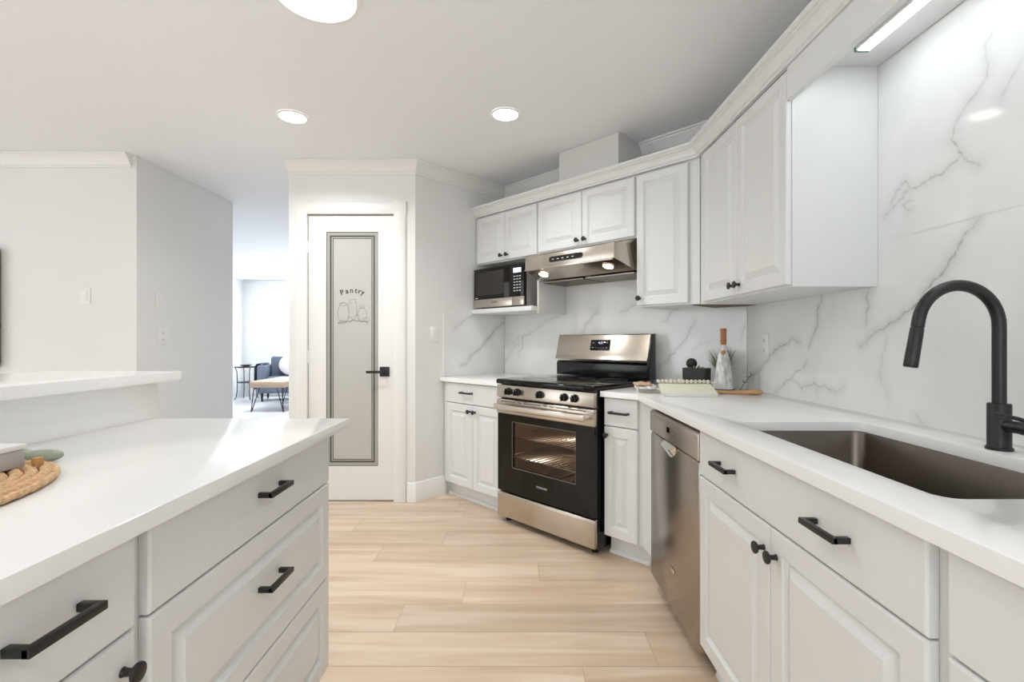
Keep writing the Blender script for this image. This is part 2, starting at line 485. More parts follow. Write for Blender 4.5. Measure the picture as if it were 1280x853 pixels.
# ceiling crown, baseboards, casing
crown = [(0, -.088), (.010, -.088), (.012, -.074), (.020, -.070), (.030, -.052), (.046, -.030), (.056, -.022), (.058, -.012), (.068, -.010), (.068, 0), (0, 0)]
g = G(); g.sweep([(-1.639, YP), c0, W(AW, BW + 0.008)[:2], W(-1.003, BW + 0.008)[:2], (XW + 0.008, -1.5)], [(o, CEIL - 0.0005 + z) for o, z in crown])
struct(g.build('trim_1', M['trim'], angle=18), 'white ceiling crown moulding over the pantry and range walls', 'moulding')
g = G(); g.sweep([(-5.0, 3.35), (-2.66, 3.35)], [(o, CEIL - 0.0005 + z) for o, z in crown])
struct(g.build('trim_2', M['trim'], angle=18), 'white crown moulding ending above the left wall', 'moulding')
bb = [(0, 0), (.017, 0), (.017, .098), (.012, .106), (.012, .126), (.005, .138), (0, .14)]
g = G(); g.sweep([(DX1 + 0.1, YP), c0, W(AW, 2.215)[:2]], [(o + 0.0003, z + 0.0005) for o, z in bb])
struct(g.build('baseboard_return', M['trim']), 'white baseboard on the short wall beside the pantry door', 'baseboard')
g = G(); g.sweep([(-2.63, 4.487), (-2.63, 3.35)], [(o + 0.0003, z + 0.0005) for o, z in bb], flip=-1)
struct(g.build('baseboard_left', M['trim']), 'white baseboard of the passage to the living room', 'baseboard')
g = G(); g.sweep([(-5.76, YL), (WX1 + 1, YL)], [(o + 0.0003, z + 0.0005) for o, z in bb])
struct(g.build('baseboard_far', M['trim']), 'white baseboard along the far living room wall', 'baseboard')
g = G()
cp = [(0.004, 0), (0.004, -0.012), (0.02, -0.016), (0.075, -0.02), (0.09, -0.012), (0.095, 0)]      # (away from door, y)
g.prism([(DX1 + o, YP + y - 0.0004) for o, y in cp], 0.0005, DZ + 0.095)
g.prism([(DX0 - o, YP + y - 0.0004) for o, y in cp], 0.0005, DZ + 0.095)
g.prism([(YP + y - 0.0008, DZ + o) for o, y in cp], DX0 - 0.093, DX1 + 0.093, axis='x')
struct(g.build('trim_3', M['trim']), 'white casing around the pantry door', 'moulding')

# pantry door ------------------------------------------------------
door = thing('door_1', 'white pantry door with tall frosted glass panel and black lever', 'door', (DX0, YP + 0.012, 0.008))
door['kind'] = 'structure'
dw = DX1 - DX0; dh = DZ - 0.012
gx0, gx1, gz0, gz1 = -1.374 - DX0, -0.9985 - DX0, 0.254 - 0.008, 1.951 - 0.008
g = G()
g.box(0, gx0, 0, 0.035, 0, dh); g.box(gx1, dw, 0, 0.035, 0, dh); g.box(gx0, gx1, 0, 0.035, 0, gz0); g.box(gx0, gx1, 0, 0.035, gz1, dh)
g.build('door_slab', M['trim'], door, smooth=False)
g = G(); g.box(gx0, gx1, 0.008, 0.014, gz0, gz1)
pane = g.build('glass_pane', M['frost'], door, smooth=False)
def frame_rect(g, ins, wd, y0, y1):
    a, b, c, d = gx0 + ins, gx1 - ins, gz0 + ins, gz1 - ins
    g.box(a, a + wd, y0, y1, c, d); g.box(b - wd, b, y0, y1, c, d); g.box(a + wd, b - wd, y0, y1, c, c + wd); g.box(a + wd, b - wd, y0, y1, d - wd, d)
g = G(); frame_rect(g, 0.0005, 0.026, 0.0055, 0.0078)
g.build('bevel_border', M['bevelglass'], pane, smooth=False)
g = G(); frame_rect(g, 0.0, 0.004, 0.004, 0.0078); frame_rect(g, 0.025, 0.011, 0.0055, 0.0079); frame_rect(g, 0.044, 0.005, 0.0058, 0.0079)
g.build('etched_border', M['etch'], pane, smooth=False)
# arched lettering and line sketch
g = G()
cxp = (gx0 + gx1) / 2 + 0.002
def gz(py): return 1.16 + (426 - py) / 604 * YP - 0.008
R_ = 0.19
word = 'Pantry'; adv = [0, .031, .028, .028, .022, .021]
adv = [q * 1.1 for q in adv]; tot = sum(adv); pos = -tot / 2 - 0.002
for ch, d in zip(word, adv):
    pos += d
    th = pos / R_
    Mx = T((cxp + R_ * math.sin(th), 0.0076, gz(368.0) + 0.016 - R_ * (1 - math.cos(th)) * 1.0)) @ rotX(90) @ rotZ(-math.degrees(th))
    g.text(ch, 0.052, Mx, bold=0.0011)
g.build('lettering', M['ink'], pane, smooth=False)
g = G()
def stroke(pts, r=0.0011):
    g.tube([(x, 0.0074, zb + (z - zb) * 1.3) for x, z in pts], r, 5)
def arc(cx_, cz_, rx, rz, a0, a1, n=14):
    return [(cx_ + rx * math.cos(a0 + (a1 - a0) * k / n), cz_ + rz * math.sin(a0 + (a1 - a0) * k / n)) for k in range(n + 1)]
zb = gz(404)
stroke([(cxp - .03, zb + .03), (cxp - .03, zb + .115), (cxp + .028, zb + .115), (cxp + .028, zb + .04)])
stroke([(cxp - .022, zb + .115), (cxp - .022, zb + .135), (cxp + .02, zb + .135), (cxp + .02, zb + .115)])
stroke(arc(cxp - .068, zb + .06, .04, .055, -PI * .5, PI * 1.5, 20))
stroke(arc(cxp - .068, zb + .108, .028, .009, 0, 2 * PI))
stroke(arc(cxp + .068, zb + .048, .034, .040, 0, 2 * PI, 20))
stroke(arc(cxp + .068, zb + .092, .020, .007, 0, 2 * PI))
stroke(arc(cxp + .03, zb + .03, .02, .02, 0, 2 * PI)); stroke(arc(cxp - .02, zb + .022, .016, .014, 0, 2 * PI))
stroke(arc(cxp + .095, zb + .022, .022, .012, 0, 2 * PI)); stroke(arc(cxp - .075, zb + .008, .03, .010, 0, 2 * PI))
stroke([(cxp - .11, zb), (cxp - .07, zb + .01), (cxp - .03, zb + .012), (cxp + .01, zb + .02), (cxp + .05, zb + .014), (cxp + .11, zb + .01)], 0.0018)
stroke([(cxp + .09, zb + .012), (cxp + .112, zb - .004)], 0.0018)
g.build('line_sketch', M['sketch'], pane)
hx, hz = -0.95 - DX0, 0.938 - 0.008
g = G(); g.box(hx - .035, hx + .035, -0.010, -0.0002, hz - .035, hz + .035, 0.002); g.lathe([(.011, 0), (.011, .04)], T((hx, -.008, hz)) @ rotX(90), 16)
g.box(hx - .12, hx + .012, -0.056, -0.044, hz - .009, hz + .009, 0.002)
g.build('lever_handle', M['black'], door)
for pz in (308, 446):
    zc = 1.16 + (426 - pz) / 604 * YP - 0.008
    g = G(); g.lathe([(.006, -.045), (.006, .045)], T((-.004, -.006, zc)), 12); g.box(-.002, .012, -.003, -.0002, zc - .044, zc + .044)
    g.build('hinge', M['plastic'], door)

# ------------------------------------------------------------------ marble splashback tiles
RV = [[(1.320,2.003),(1.338,1.949),(1.378,1.853),(1.430,1.802),(1.443,1.763),(1.406,1.702),(1.454,1.685),(1.501,1.672),(1.549,1.663),(1.593,1.661),(1.626,1.639),(1.671,1.619),(1.707,1.595)],
 [(1.406,1.702),(1.380,1.672),(1.355,1.653)], [(1.593,1.661),(1.609,1.693),(1.650,1.673),(1.681,1.633)], [(1.586,1.622),(1.626,1.618),(1.593,1.592)],
 [(1.349,1.506),(1.389,1.476),(1.417,1.444),(1.454,1.396),(1.501,1.351),(1.549,1.304),(1.593,1.265),(1.678,1.224),(1.711,1.200),(1.764,1.180),(1.826,1.142)],
 [(1.696,1.205),(1.711,1.120),(1.726,1.034),(1.681,0.954)],
 [(2.055,1.354),(2.072,1.311),(2.083,1.268),(2.116,1.181),(2.145,1.132)],
 [(2.206,1.156),(2.269,1.171),(2.358,1.137),(2.450,1.097),(2.541,1.038),(2.662,0.940)],
 [(2.439,0.894),(2.358,0.941),(2.283,0.982),(2.206,1.030),(2.163,1.067)],
 [(2.283,0.982),(2.237,0.967),(2.197,0.942),(2.151,0.961),(2.111,0.978),(2.072,0.961),(2.036,0.975),(1.998,0.958),(1.961,0.952),(1.906,0.986)],
 [(2.111,0.978),(2.083,0.936)], [(1.778,1.351),(1.780,1.293),(1.793,1.225)], [(1.580,0.927),(1.555,0.905),(1.534,0.891)], [(1.298,1.796),(1.273,1.847),(1.237,1.889)],
 [(0.95,2.1),(0.8,1.9),(0.76,1.7),(0.6,1.56)], [(0.7,1.45),(0.55,1.2),(0.5,0.95)], [(0.3,2.0),(0.1,1.7)]]
RS = [.6,.6,.6,.5,.9,.35,.8,.75,.6,.6,.5,.6,.4,.35,.5,.6,.5]
BV = [[(-1.303,1.286),(-1.308,1.257),(-1.354,1.189),(-1.401,1.125),(-1.475,1.054),(-1.536,1.006)],
 [(-2.033,1.360),(-2.082,1.310),(-2.125,1.276),(-2.161,1.213)], [(-1.416,1.359),(-1.475,1.322),(-1.525,1.283)], [(-1.828,1.362),(-1.765,1.381),(-1.704,1.405)],
 [(-1.318,1.111),(-1.283,1.131),(-1.244,1.150),(-1.201,1.155)], [(-1.012,1.259),(-1.020,1.223),(-1.033,1.169)],
 [(-2.965,0.983),(-2.868,1.093),(-2.747,1.199),(-2.658,1.237),(-2.554,1.274),(-2.446,1.327),(-2.342,1.378)],
 [(-2.747,1.199),(-2.793,1.120),(-2.812,1.028)], [(-1.041,0.960),(-1.015,0.998)], [(-1.932,1.082),(-1.853,1.149),(-1.815,1.247)]]
BS = [.62,.55,.55,.55,.35,.4,.45,.4,.5,.1]
AV = [[(2.298,1.253),(2.384,1.311),(2.490,1.371)], [(2.368,0.972),(2.465,1.033),(2.566,1.095),(2.644,1.173),(2.706,1.227),(2.779,1.281),(2.835,1.318)]]
AS = [.5,.8]
def vein_field(U, V, lines, strengths, seed):
    rng = np.random.default_rng(seed)
    F = np.zeros_like(U)
    for pl, st in zip(lines, strengths):
        P = [np.array(p) for p in pl]
        for it in range(3):                                  # break the line up into small wanderings
            Q = [P[0]]
            for a, b in zip(P, P[1:]):
                d = b - a; L = np.linalg.norm(d)
                nrm = np.array((-d[1], d[0])) / max(L, 1e-6)
                Q += [(a + b) / 2 + nrm * rng.normal(0, 0.10) * L, b]
            P = Q
        n = len(P)
        for i, (a, b) in enumerate(zip(P, P[1:])):
            w = 0.0022 + 0.0030 * abs(math.sin(i * 0.53 + seed)) * rng.uniform(0.4, 1)
            k = st * rng.uniform(0.55, 1.0) * (0.55 + 0.45 * math.sin(PI * (i + 0.5) / n))
            lo = np.minimum(a, b) - 0.06; hi = np.maximum(a, b) + 0.06
            iu = (U[0] >= lo[0]) & (U[0] <= hi[0]); iv = (V[:, 0] >= lo[1]) & (V[:, 0] <= hi[1])
            if not iu.any() or not iv.any(): continue
            ix = np.ix_(iv, iu)
            d = b - a; L2 = max(d @ d, 1e-9)
            t = np.clip(((U[ix] - a[0]) * d[0] + (V[ix] - a[1]) * d[1]) / L2, 0, 1)
            dist = np.hypot(U[ix] - a[0] - t * d[0], V[ix] - a[1] - t * d[1])
            val = np.maximum(k * np.exp(-(dist / w) ** 2), 0.22 * st * np.exp(-(dist / (w * 5)) ** 2))
            F[ix] = np.maximum(F[ix], val)
    return F
def marble_slab(name, label, frame, u0, u1, v0, v1, lines, strengths, seed, step, joints=()):
    """frame(u, v, depth) -> world; depth 0 = face, positive = into the wall"""
    vv, ff, at = [], [], []
    bands = [v0] + list(joints) + [v1]
    off = 0
    for lo, hi in zip(bands, bands[1:]):
        lo2 = lo + (0.0012 if lo != v0 else 0); hi2 = hi - (0.0012 if hi != v1 else 0)
        nu = max(2, int((u1 - u0) / step)); nv = max(2, int((hi2 - lo2) / step))
        us = np.linspace(u0, u1, nu + 1); vs = np.linspace(lo2, hi2, nv + 1)
        U, V = np.meshgrid(us, vs)
        F = vein_field(U, V, lines, strengths, seed)
        vv += [frame(x, y, 0) for x, y in zip(U.ravel(), V.ravel())]
        at.append(F.ravel())
        idx = np.arange((nu + 1) * (nv + 1)).reshape(nv + 1, nu + 1) + off
        ff += np.stack([idx[:-1, :-1], idx[:-1, 1:], idx[1:, 1:], idx[1:, :-1]], -1).reshape(-1, 4).tolist()
        off += (nu + 1) * (nv + 1)
    c = [frame(u, v, d) for d in (0.0010, 0.0085) for v in (v0, v1) for u in (u0, u1)]
    vv += c; at.append(np.zeros(8))
    ff += [[off + i for i in q] for q in ((0, 1, 3, 2), (4, 6, 7, 5), (0, 4, 5, 1), (2, 3, 7, 6), (0, 2, 6, 4), (1, 5, 7, 3))]
    me = bpy.data.meshes.new(name)
    me.from_pydata(vv, [], ff)
    me.validate(); me.update()
    a = me.attributes.new('vein', 'FLOAT', 'POINT'); a.data.foreach_set('value', np.concatenate(at).astype(np.float32))
    me.materials.append(M['marble'])
    ob = bpy.data.objects.new(name, me); COL.objects.link(ob)
    return struct(ob, label, 'backsplash')
CT = 0.89      # counter top height
marble_slab('trim_4', 'grey veined white marble tile on the wall behind the sink', lambda u, v, d: (XW + d, u, v), -0.6, 2.7145, CT - 0.03, 2.144, RV, RS, 3, 0.004, (1.51,))
marble_slab('trim_5', 'grey veined white marble tile on the diagonal wall behind the range', lambda u, v, d: W(u, BW + d, v), AW + 0.003, -1.003, CT - 0.03, 1.755, BV, BS, 5, 0.004)
marble_slab('trim_6', 'grey veined white marble tile on the short return wall', lambda u, v, d: W(AW + 0.0012 - d * 0.1, u, v), 2.207, BW - 0.002, CT - 0.03, 1.365, AV, AS, 7, 0.004)
g = G(); g.box(AW + 0.0004, AW + 0.004, 2.198, 2.207, CT, 1.372, M=WM); g.box(AW + 0.0004, AW + 0.004, 2.207, 2.464, 1.365, 1.373, M=WM)
struct(g.build('trim_7', M['trim'], smooth=False), 'white edging strip around the return wall tile', 'moulding')

# ------------------------------------------------------------------ cabinet kit (local: x right, y into the cabinet, z up; front face y = 0)
DT = 0.02
def raised(x0, x1, z0, z1, ins=0.052):
    g = G()
    g.rings(x0, x1, z0, z1, [(0, -0.0008), (0, -DT + .005), (.0015, -DT + .0015), (.005, -DT), (ins, -DT), (ins + .002, -DT + .0045), (ins + .005, -DT + .0065), (ins + .009, -DT + .0115), (ins + .013, -DT + .0115), (ins + .036, -DT + .0012), (ins + .0365, -DT - .0004)])
    return g
def flat(x0, x1, z0, z1):
    g = G()
    g.rings(x0, x1, z0, z1, [(0, -0.0008), (0, -DT + .004), (.0015, -DT + .001), (.004, -DT)])
    return g
def handle(par, cx, cz, L=0.112):
    g = G(); y = -DT
    g.box(cx - L / 2, cx - L / 2 + .012, y - .034, y - .0003, cz - .006, cz + .006, .0012)
    g.box(cx + L / 2 - .012, cx + L / 2, y - .034, y - .0003, cz - .006, cz + .006, .0012)
    g.box(cx - L / 2, cx + L / 2, y - .036, y - .025, cz - .0062, cz + .0062, .0012)
    return g.build('handle', M['black'], par)
def knob(par, cx, cz):
    g = G()
    g.lathe([(.008, .0003), (.0065, .004), (.006, .014), (.008, .018), (.0145, .021), (.0158, .024), (.015, .027), (.012, .0285), (0, .029)], T((cx, -DT, cz)) @ rotX(90), 20)
    return g.build('knob', M['black'], par)
def front(root, kind, x0, x1, z0, z1, style, hw):
    d = (raised if style == 'raised' else flat)(x0, x1, z0, z1).build(kind, M['cab'], root, angle=9)
    for h_ in hw:
        if h_[0] == 'h': handle(d, h_[1], h_[2], *(h_[3:]))
        else: knob(d, h_[1], h_[2])
    return d
def base_cabinet(label, loc, rz, w, depth, fronts, top=CT - 0.031, toe=0.105, toe_in=0.05, closed=True, group='base cabinets', open_back=False):
    root = thing('base_cabinet', label, 'cabinet', loc, rz, group)
    g = G()
    g.box(0, w, 0, .018, toe, top); g.box(0, .018, .018, depth, toe, top); g.box(w - .018, w, .018, depth, toe, top)
    g.box(.018, w - .018, .018, depth, toe, toe + .018); g.box(.018, w - .018, depth - .012, depth, toe + .018, top)
    g.build('carcass', M['cab'], root, smooth=False)
    g = G(); g.box(0.002, w - 0.002, toe_in, toe_in + .016, 0.0008, toe - 0.0004); g.prism([(toe_in - .014, 0.0008), (toe_in - .0004, 0.0008), (toe_in - .0004, .022), (toe_in - .006, .019), (toe_in - .012, .010)], .002, w - .002, axis='x')
    g.build('toe_kick', M['cab'], root, smooth=False)
    for f in fronts: front(root, *f)
    return root
ZD0, ZD1 = 0.700, 0.853       # top drawer fronts
ZB = 0.112
# right run, seen from the aisle (rz -90): local x runs towards the camera
YR0 = 1.675
base_cabinet('long white sink base cabinet with one wide drawer front and two raised-panel doors', (0.655, YR0, 0), -PI / 2, 0.955, 0.635,
    [('drawer', .003, .928, ZD0, ZD1, 'flat', [('h', .223, .780), ('h', .704, .780)]),
     ('door', .003, .464, ZB, ZD0 - .005, 'raised', [('k', .438, .632)]),
     ('door', .468, .928, ZB, ZD0 - .005, 'raised', [('k', .497, .632)])])
base_cabinet('white base cabinet nearest the camera on the right, beyond the sink', (0.655, YR0 - 0.957, 0), -PI / 2, 0.90, 0.635,
    [('drawer', .006, .888, ZD0, ZD1, 'flat', [('h', .44, .777)]),
     ('door', .006, .445, ZB, ZD0 - .005, 'raised', [('k', .418, .632)]),
     ('door', .450, .888, ZB, ZD0 - .005, 'raised', [('k', .477, .632)])])
# range wall
BF = 2.205
r = base_cabinet('narrow white base cabinet with one drawer and one door between range and dishwasher', W(-1.515, BF), -PI / 4, 0.245, 0.60,
    [('drawer', .004, .205, ZD0 + .006, ZD1, 'flat', [('h', .105, .78)]),
     ('door', .004, .205, ZB, ZD0 + .001, 'raised', [('k', .024, .655)])])
g = G(); g.prism([(0.6535, 2.466), (0.6585, 2.292), (0.678, 2.292), (0.678, 2.478)], 0.105, CT - 0.031); g.prism([(0.692, 2.50), (0.70, 2.292), (0.716, 2.292), (0.716, 2.52)], 0.0008, 0.104)
g.build('filler', M['cab'], r, smooth=False, world=True)
base_cabinet('white base cabinet with one drawer and two doors left of the range', W(-2.972, BF), -PI / 4, 0.664, 0.62,
    [('drawer', .045, .655, ZD0 + .010, ZD1, 'flat', [('h', .30, .79, .12)]),
     ('door', .045, .352, ZB, ZD0 + .005, 'raised', [('k', .326, .660)]),
     ('door', .356, .655, ZB, ZD0 + .005, 'raised', [('k', .382, .660)])])
# island, seen from the aisle (rz +90): local x runs away from the camera
XI = -0.637
base_cabinet('white island drawer cabinet with three drawers at the far end', (XI, 0.790, 0), PI / 2, 0.812, 0.60,
    [('drawer', .024, .806, ZD0 - .002, ZD1, 'flat', [('h', .420, .790)]),
     ('drawer', .024, .806, .388, ZD0 - .007, 'raised', [('h', .420, .563)]),
     ('drawer', .024, .806, ZB - .025, .383, 'raised', [('h', .420, .240)])], toe=0.085)
base_cabinet('white island cabinet nearest the camera with a drawer over doors', (XI, -0.10, 0), PI / 2, 0.888, 0.60,
    [('drawer', .006, .884, ZD0 - .002, ZD1, 'flat', [('h', .733, .785)]),
     ('door', .006, .442, ZB - .025, ZD0 - .007, 'raised', [('k', .415, .632)]),
     ('door', .447, .884, ZB - .025, ZD0 - .007, 'raised', [('k', .858, .640)])], toe=0.085)

# ------------------------------------------------------------------ worktops, bar, sink
def rrect(x0, x1, y0, y1, r, n=6):
    pts = []
    for cx_, cy_, a in ((x1 - r, y1 - r, 0), (x0 + r, y1 - r, PI / 2), (x0 + r, y0 + r, PI), (x1 - r, y0 + r, 3 * PI / 2)):
        for k in range(n + 1):
            t = a + PI / 2 * k / n
            pts.append((cx_ + r * math.cos(t), cy_ + r * math.sin(t)))
    return pts
def slab(name, outer, hole, z0, z1, m, ch=0.002):
    bm = bmesh.new()
    loops = [outer] + ([hole] if hole else [])
    es = []
    for lp in loops:
        vs = [bm.verts.new((x, y, z0)) for x, y in lp]
        es += [bm.edges.new((vs[i], vs[(i + 1) % len(vs)])) for i in range(len(vs))]
    bmesh.ops.triangle_fill(bm, edges=es, use_beauty=True, use_dissolve=False)
    ex = bmesh.ops.extrude_face_region(bm, geom=list(bm.faces))
    bmesh.ops.translate(bm, vec=(0, 0, z1 - z0), verts=[v for v in ex['geom'] if isinstance(v, bmesh.types.BMVert)])
    bmesh.ops.recalc_face_normals(bm, faces=list(bm.faces))
    top = [e for e in bm.edges if all(abs(v.co.z - z1) < 1e-6 for v in e.verts) and e.calc_face_angle(0) > 1.0]
    bmesh.ops.bevel(bm, geom=top, offset=ch, segments=2, affect='EDGES', profile=.5)
    g = G(); g.bm.free(); g.bm = bm
    return g.build(name, m, smooth=True, angle=30)
SX0, SX1, SY0, SY1 = 0.733, 1.15, 0.826, 1.615
BC = 2.165
xc, yc = 0.616, BC * S2 - 0.616
o = slab('countertop', [W(-1.523, BC)[:2], (xc, yc), (xc, -0.25), (XW - 0.001, -0.25), (XW - 0.001, (BW - .001) * S2 - XW + .001), W(-1.523, BW - 0.001)[:2]],
         rrect(SX0, SX1, SY0, SY1, 0.035), CT - 0.03, CT, M['quartz'])
tag(o, 'white quartz countertop holding the sink, running from the range along the right wall', 'countertop', 'white quartz countertops')
o = slab('countertop', [W(AW + 0.006, BC)[:2], W(-2.301, BC)[:2], W(-2.301, BW - 0.001)[:2], W(AW + 0.006, BW - .001)[:2]], None, CT - .03, CT, M['quartz'])
tag(o, 'short white quartz countertop left of the range under the microwave', 'countertop', 'white quartz countertops')
o = slab('countertop', [(-1.2715, -0.25), (-0.583, -0.25), (-0.583, 1.685), (-1.2715, 1.685)], None, CT - .03, CT, M['quartz'])
tag(o, 'white quartz island countertop holding the woven placemat', 'countertop', 'white quartz countertops')
o = slab('bar_ledge', [(-1.74, -0.25), (-1.24, -0.25), (-1.24, 1.79), (-1.74, 1.79)], None, 1.016, 1.049, M['quartz'])
tag(o, 'raised white quartz breakfast bar ledge along the left of the island', 'bar ledge')
g = G(); g.box(-1.60, -1.2725, -0.2, 1.715, 0.0005, 1.0155)
struct(g.build('wall_bar', M['trim'], smooth=False), 'white half wall under the breakfast bar ledge', 'wall')
# sink basin
sk = thing('kitchen_sink', 'dark stainless undermount sink set in the right countertop', 'sink', ((SX0 + SX1) / 2, (SY0 + SY1) / 2, CT - 0.25))
g = G()
hx_, hy_ = (SX1 - SX0) / 2, (SY1 - SY0) / 2
def lp(e, z, r): return [(x, y, z) for x, y in rrect(-hx_ - e, hx_ + e, -hy_ - e, hy_ + e, r)]
L_ = [lp(.018, .2185, .045), lp(.003, .2185, .036), lp(0.001, .214, .034), lp(-.004, .03, .036), lp(-.012, .010, .032), lp(-.03, .004, .02), lp(-.10, .001, .01)]
Rv = [[g.bm.verts.new(c) for c in L] for L in L_]
fs = []
for A, B in zip(Rv, Rv[1:]):
    n = len(A)
    for k in range(n): fs.append(g.bm.faces.new((A[k], A[(k + 1) % n], B[(k + 1) % n], B[k])))
fs.append(g.bm.faces.new(Rv[-1]))
bmesh.ops.recalc_face_normals(g.bm, faces=fs)
ob = g.build('basin', M['sink'], sk, angle=50)
sd = ob.modifiers.new('solid', 'SOLIDIFY'); sd.thickness = 0.0012; sd.offset = 0
g = G(); g.lathe([(.045, .001), (.045, .004), (.03, .003), (.028, .0015), (0, .0015)], T((0, 0, .001)), 24)
g.build('drain', M['steel'], sk)

# faucet
fc = thing('faucet', 'matte black gooseneck pull-down faucet standing behind the sink', 'faucet', (1.2, 1.2, CT + .0004))
g = G(); g.lathe([(.0268, 0), (.0268, .006), (.0245, .008), (.0232, .010), (.0232, .112), (.0215, .115), (0, .115)], None, 32)
g.build('base', M['faucet'], fc)
pts = [(0, 0, .113), (0, 0, .2), (0, 0, .30)]
Ra = .1005
for k in range(1, 25):
    t = math.radians(170) * k / 24
    pts.append((-Ra + Ra * math.cos(t), 0, .307 + Ra * math.sin(t)))
ex, ez = pts[-1][0], pts[-1][2]
dx_, dz_ = math.cos(math.radians(260)), math.sin(math.radians(260))
pts.append((ex + dx_ * .02, 0, ez + dz_ * .02))
g = G(); g.tube(pts, .0140, 20)
g.build('gooseneck', M['faucet'], fc)
g = G()
A_ = (ex + dx_ * .021, 0, ez + dz_ * .021)
hp = [(A_[0] + dx_ * q, 0, A_[2] + dz_ * q) for q in (0, .004, .03, .085, .098, .101)]
g.tube(hp, [.0132, .0144, .0146, .0154, .0154, .0140], 20)
g.build('spray_head', M['faucet'], fc)
g = G(); g.lathe([(.0145, .015), (.0145, .050), (.0135, .052), (.0135, .054), (.0158, .056), (.0158, .086), (.0145, .089), (0, .089)], T((0, 0, .062)) @ rotX(90), 24)
hd = g.build('handle_hub', M['faucet'], fc)
g = G(); g.tube([(0, -.075, .078), (-.03, -.074, .088), (-.075, -.073, .098), (-.088, -.073, .100)], [.0055, .005, .0045, .0035], 10)
g.build('lever', M['faucet'], fc)

# ------------------------------------------------------------------ wall cabinets
UB, UT = 1.356, 2.158
BU = 2.535
def wall_cabinet(label, loc, rz, w, depth, z0, z1, doors, dz0=None):
    root = thing('wall_cabinet', label, 'cabinet', (loc[0], loc[1], z0), rz, 'wall cabinets')
    g = G(); hh = z1 - z0
    g.box(0, w, 0, depth, 0, hh)
    g.build('carcass', M['cab'], root, smooth=False)
    for (x0, x1, kx) in doors:
        d = raised(x0, x1, .008, hh - .024, 0.045).build('door', M['cab'], root, angle=9)
        if kx is not None: knob(d, kx, .008 + (.035 if hh < .5 else .042))
    return root
DEPB = BW - BU - 0.001
r = wall_cabinet('white two-door wall cabinet above the microwave shelf', W(-2.974, BU), -PI / 4, 0.668, DEPB, 1.766, UT, [(.014, .336, .306), (.339, .664, .369)])
g = G(); g.box(.652, .668, 0.0, DEPB, 1.358 - 1.766, -0.0005); g.build('side_panel', M['cab'], r, smooth=False)
g = G(); g.box(0.0, .651, -.062, DEPB, 1.376 - 1.766, 1.409 - 1.766, .002); g.build('shelf', M['cab'], r)
wall_cabinet('white two-door wall cabinet above the range hood', W(-2.304, BU), -PI / 4, 0.784, DEPB, 1.774, UT, [(.006, .388, .360), (.392, .776, .420)])
r = wall_cabinet('tall single-door white wall cabinet right of the range hood', W(-1.519, BU), -PI / 4, 0.329, DEPB, UB + .004, UT, [(.008, .322, .030)])
xf = 0.992
yk = BU * S2 - xf
g = G(); g.prism([W(-1.1885, BU - .002)[:2], (xf - .004, yk + .004), (xf + .012, yk + .012), W(-1.1885, BU + .016)[:2]], UB + .004, UT); g.build('filler', M['cab'], r, smooth=False, world=True)
g = G(); g.prism([W(-1.1885, BU + .018)[:2], (xf + .014, yk + .010), (1.297, yk + .010), (1.297, BW * S2 - 1.297 - .004), W(-1.1885, BW - .004)[:2]], UB - .0012, UB + .003); g.build('underside', M['brown'], r, smooth=False, world=True)
wall_cabinet('white two-door wall cabinet on the right wall beside the sink window bay', (xf, yk, 0), -PI / 2, yk - 1.735, XW - xf - .001, UB, UT, [(.075, .462, .436), (.465, yk - 1.739, .490)])
# fix sink-bay wording: the bay holds a light strip, not a window
for ob in bpy.data.objects:
    if ob.get('label', '').endswith('sink window bay'): ob['label'] = 'white two-door wall cabinet on the right wall ending beside the sink'
# crown on the cabinets
cr = [(-.012, 0), (.006, 0), (.006, .010), (.013, .012), (.013, .018), (.018, .030), (.030, .043), (.042, .047), (.042, .054), (.050, .055), (.056, .060), (.056, .070), (-.012, .070)]
g = G(); g.sweep([W(-2.9735, BU - .022)[:2], ((BU - .022) * S2 - 2 * 0 - (xf - .022) - 0 and xf - .022, (BU - .022) * S2 - (xf - .022)), (xf - .022, -0.35)], [(o_, UT - .014 + z) for o_, z in cr])
struct(g.build('trim_8', M['cab'], angle=18), 'white crown moulding along the top of the wall cabinets', 'moulding')
# valance over the sink
vb = thing('valance', 'white boxed valance bridging over the sink with a light strip beneath', 'valance', (xf, 1.733, 2.024))
g = G(); g.box(-.020, 0, -2.05, 0, 0, .118); g.build('fascia', M['cab'], vb, smooth=False)
g = G(); g.box(0.0004, XW - xf - .001, -2.05, 0, .122, .134); g.build('soffit_panel', M['cab'], vb, smooth=False)
ls = thing('strip_light', 'long white strip light under the valance above the sink', 'light', (1.16, 1.62, 2.1455))
g = G(); g.box(-.022, .022, -1.9, 0, -.012, 0, .002); g.build('housing', M['plastic'], ls)
g = G(); g.box(-.019, .019, -1.89, -.008, -.016, -.0122, .001); g.build('lens', M['led'], ls)
g = G(); g.box(-.022, .022, .0004, .006, -.014, 0); g.build('end_cap', mat('green_tint_cap', (70, 110, 95), .4), ls)
# duct cover
g = G(); g.box(-2.132, -1.657, 2.548, BW + .005, 2.160, CEIL - .003, M=WM)
o = g.build('duct_cover', M['duct'], smooth=False); tag(o, 'pale grey boxed hood duct cover between wall cabinets and ceiling', 'duct cover')

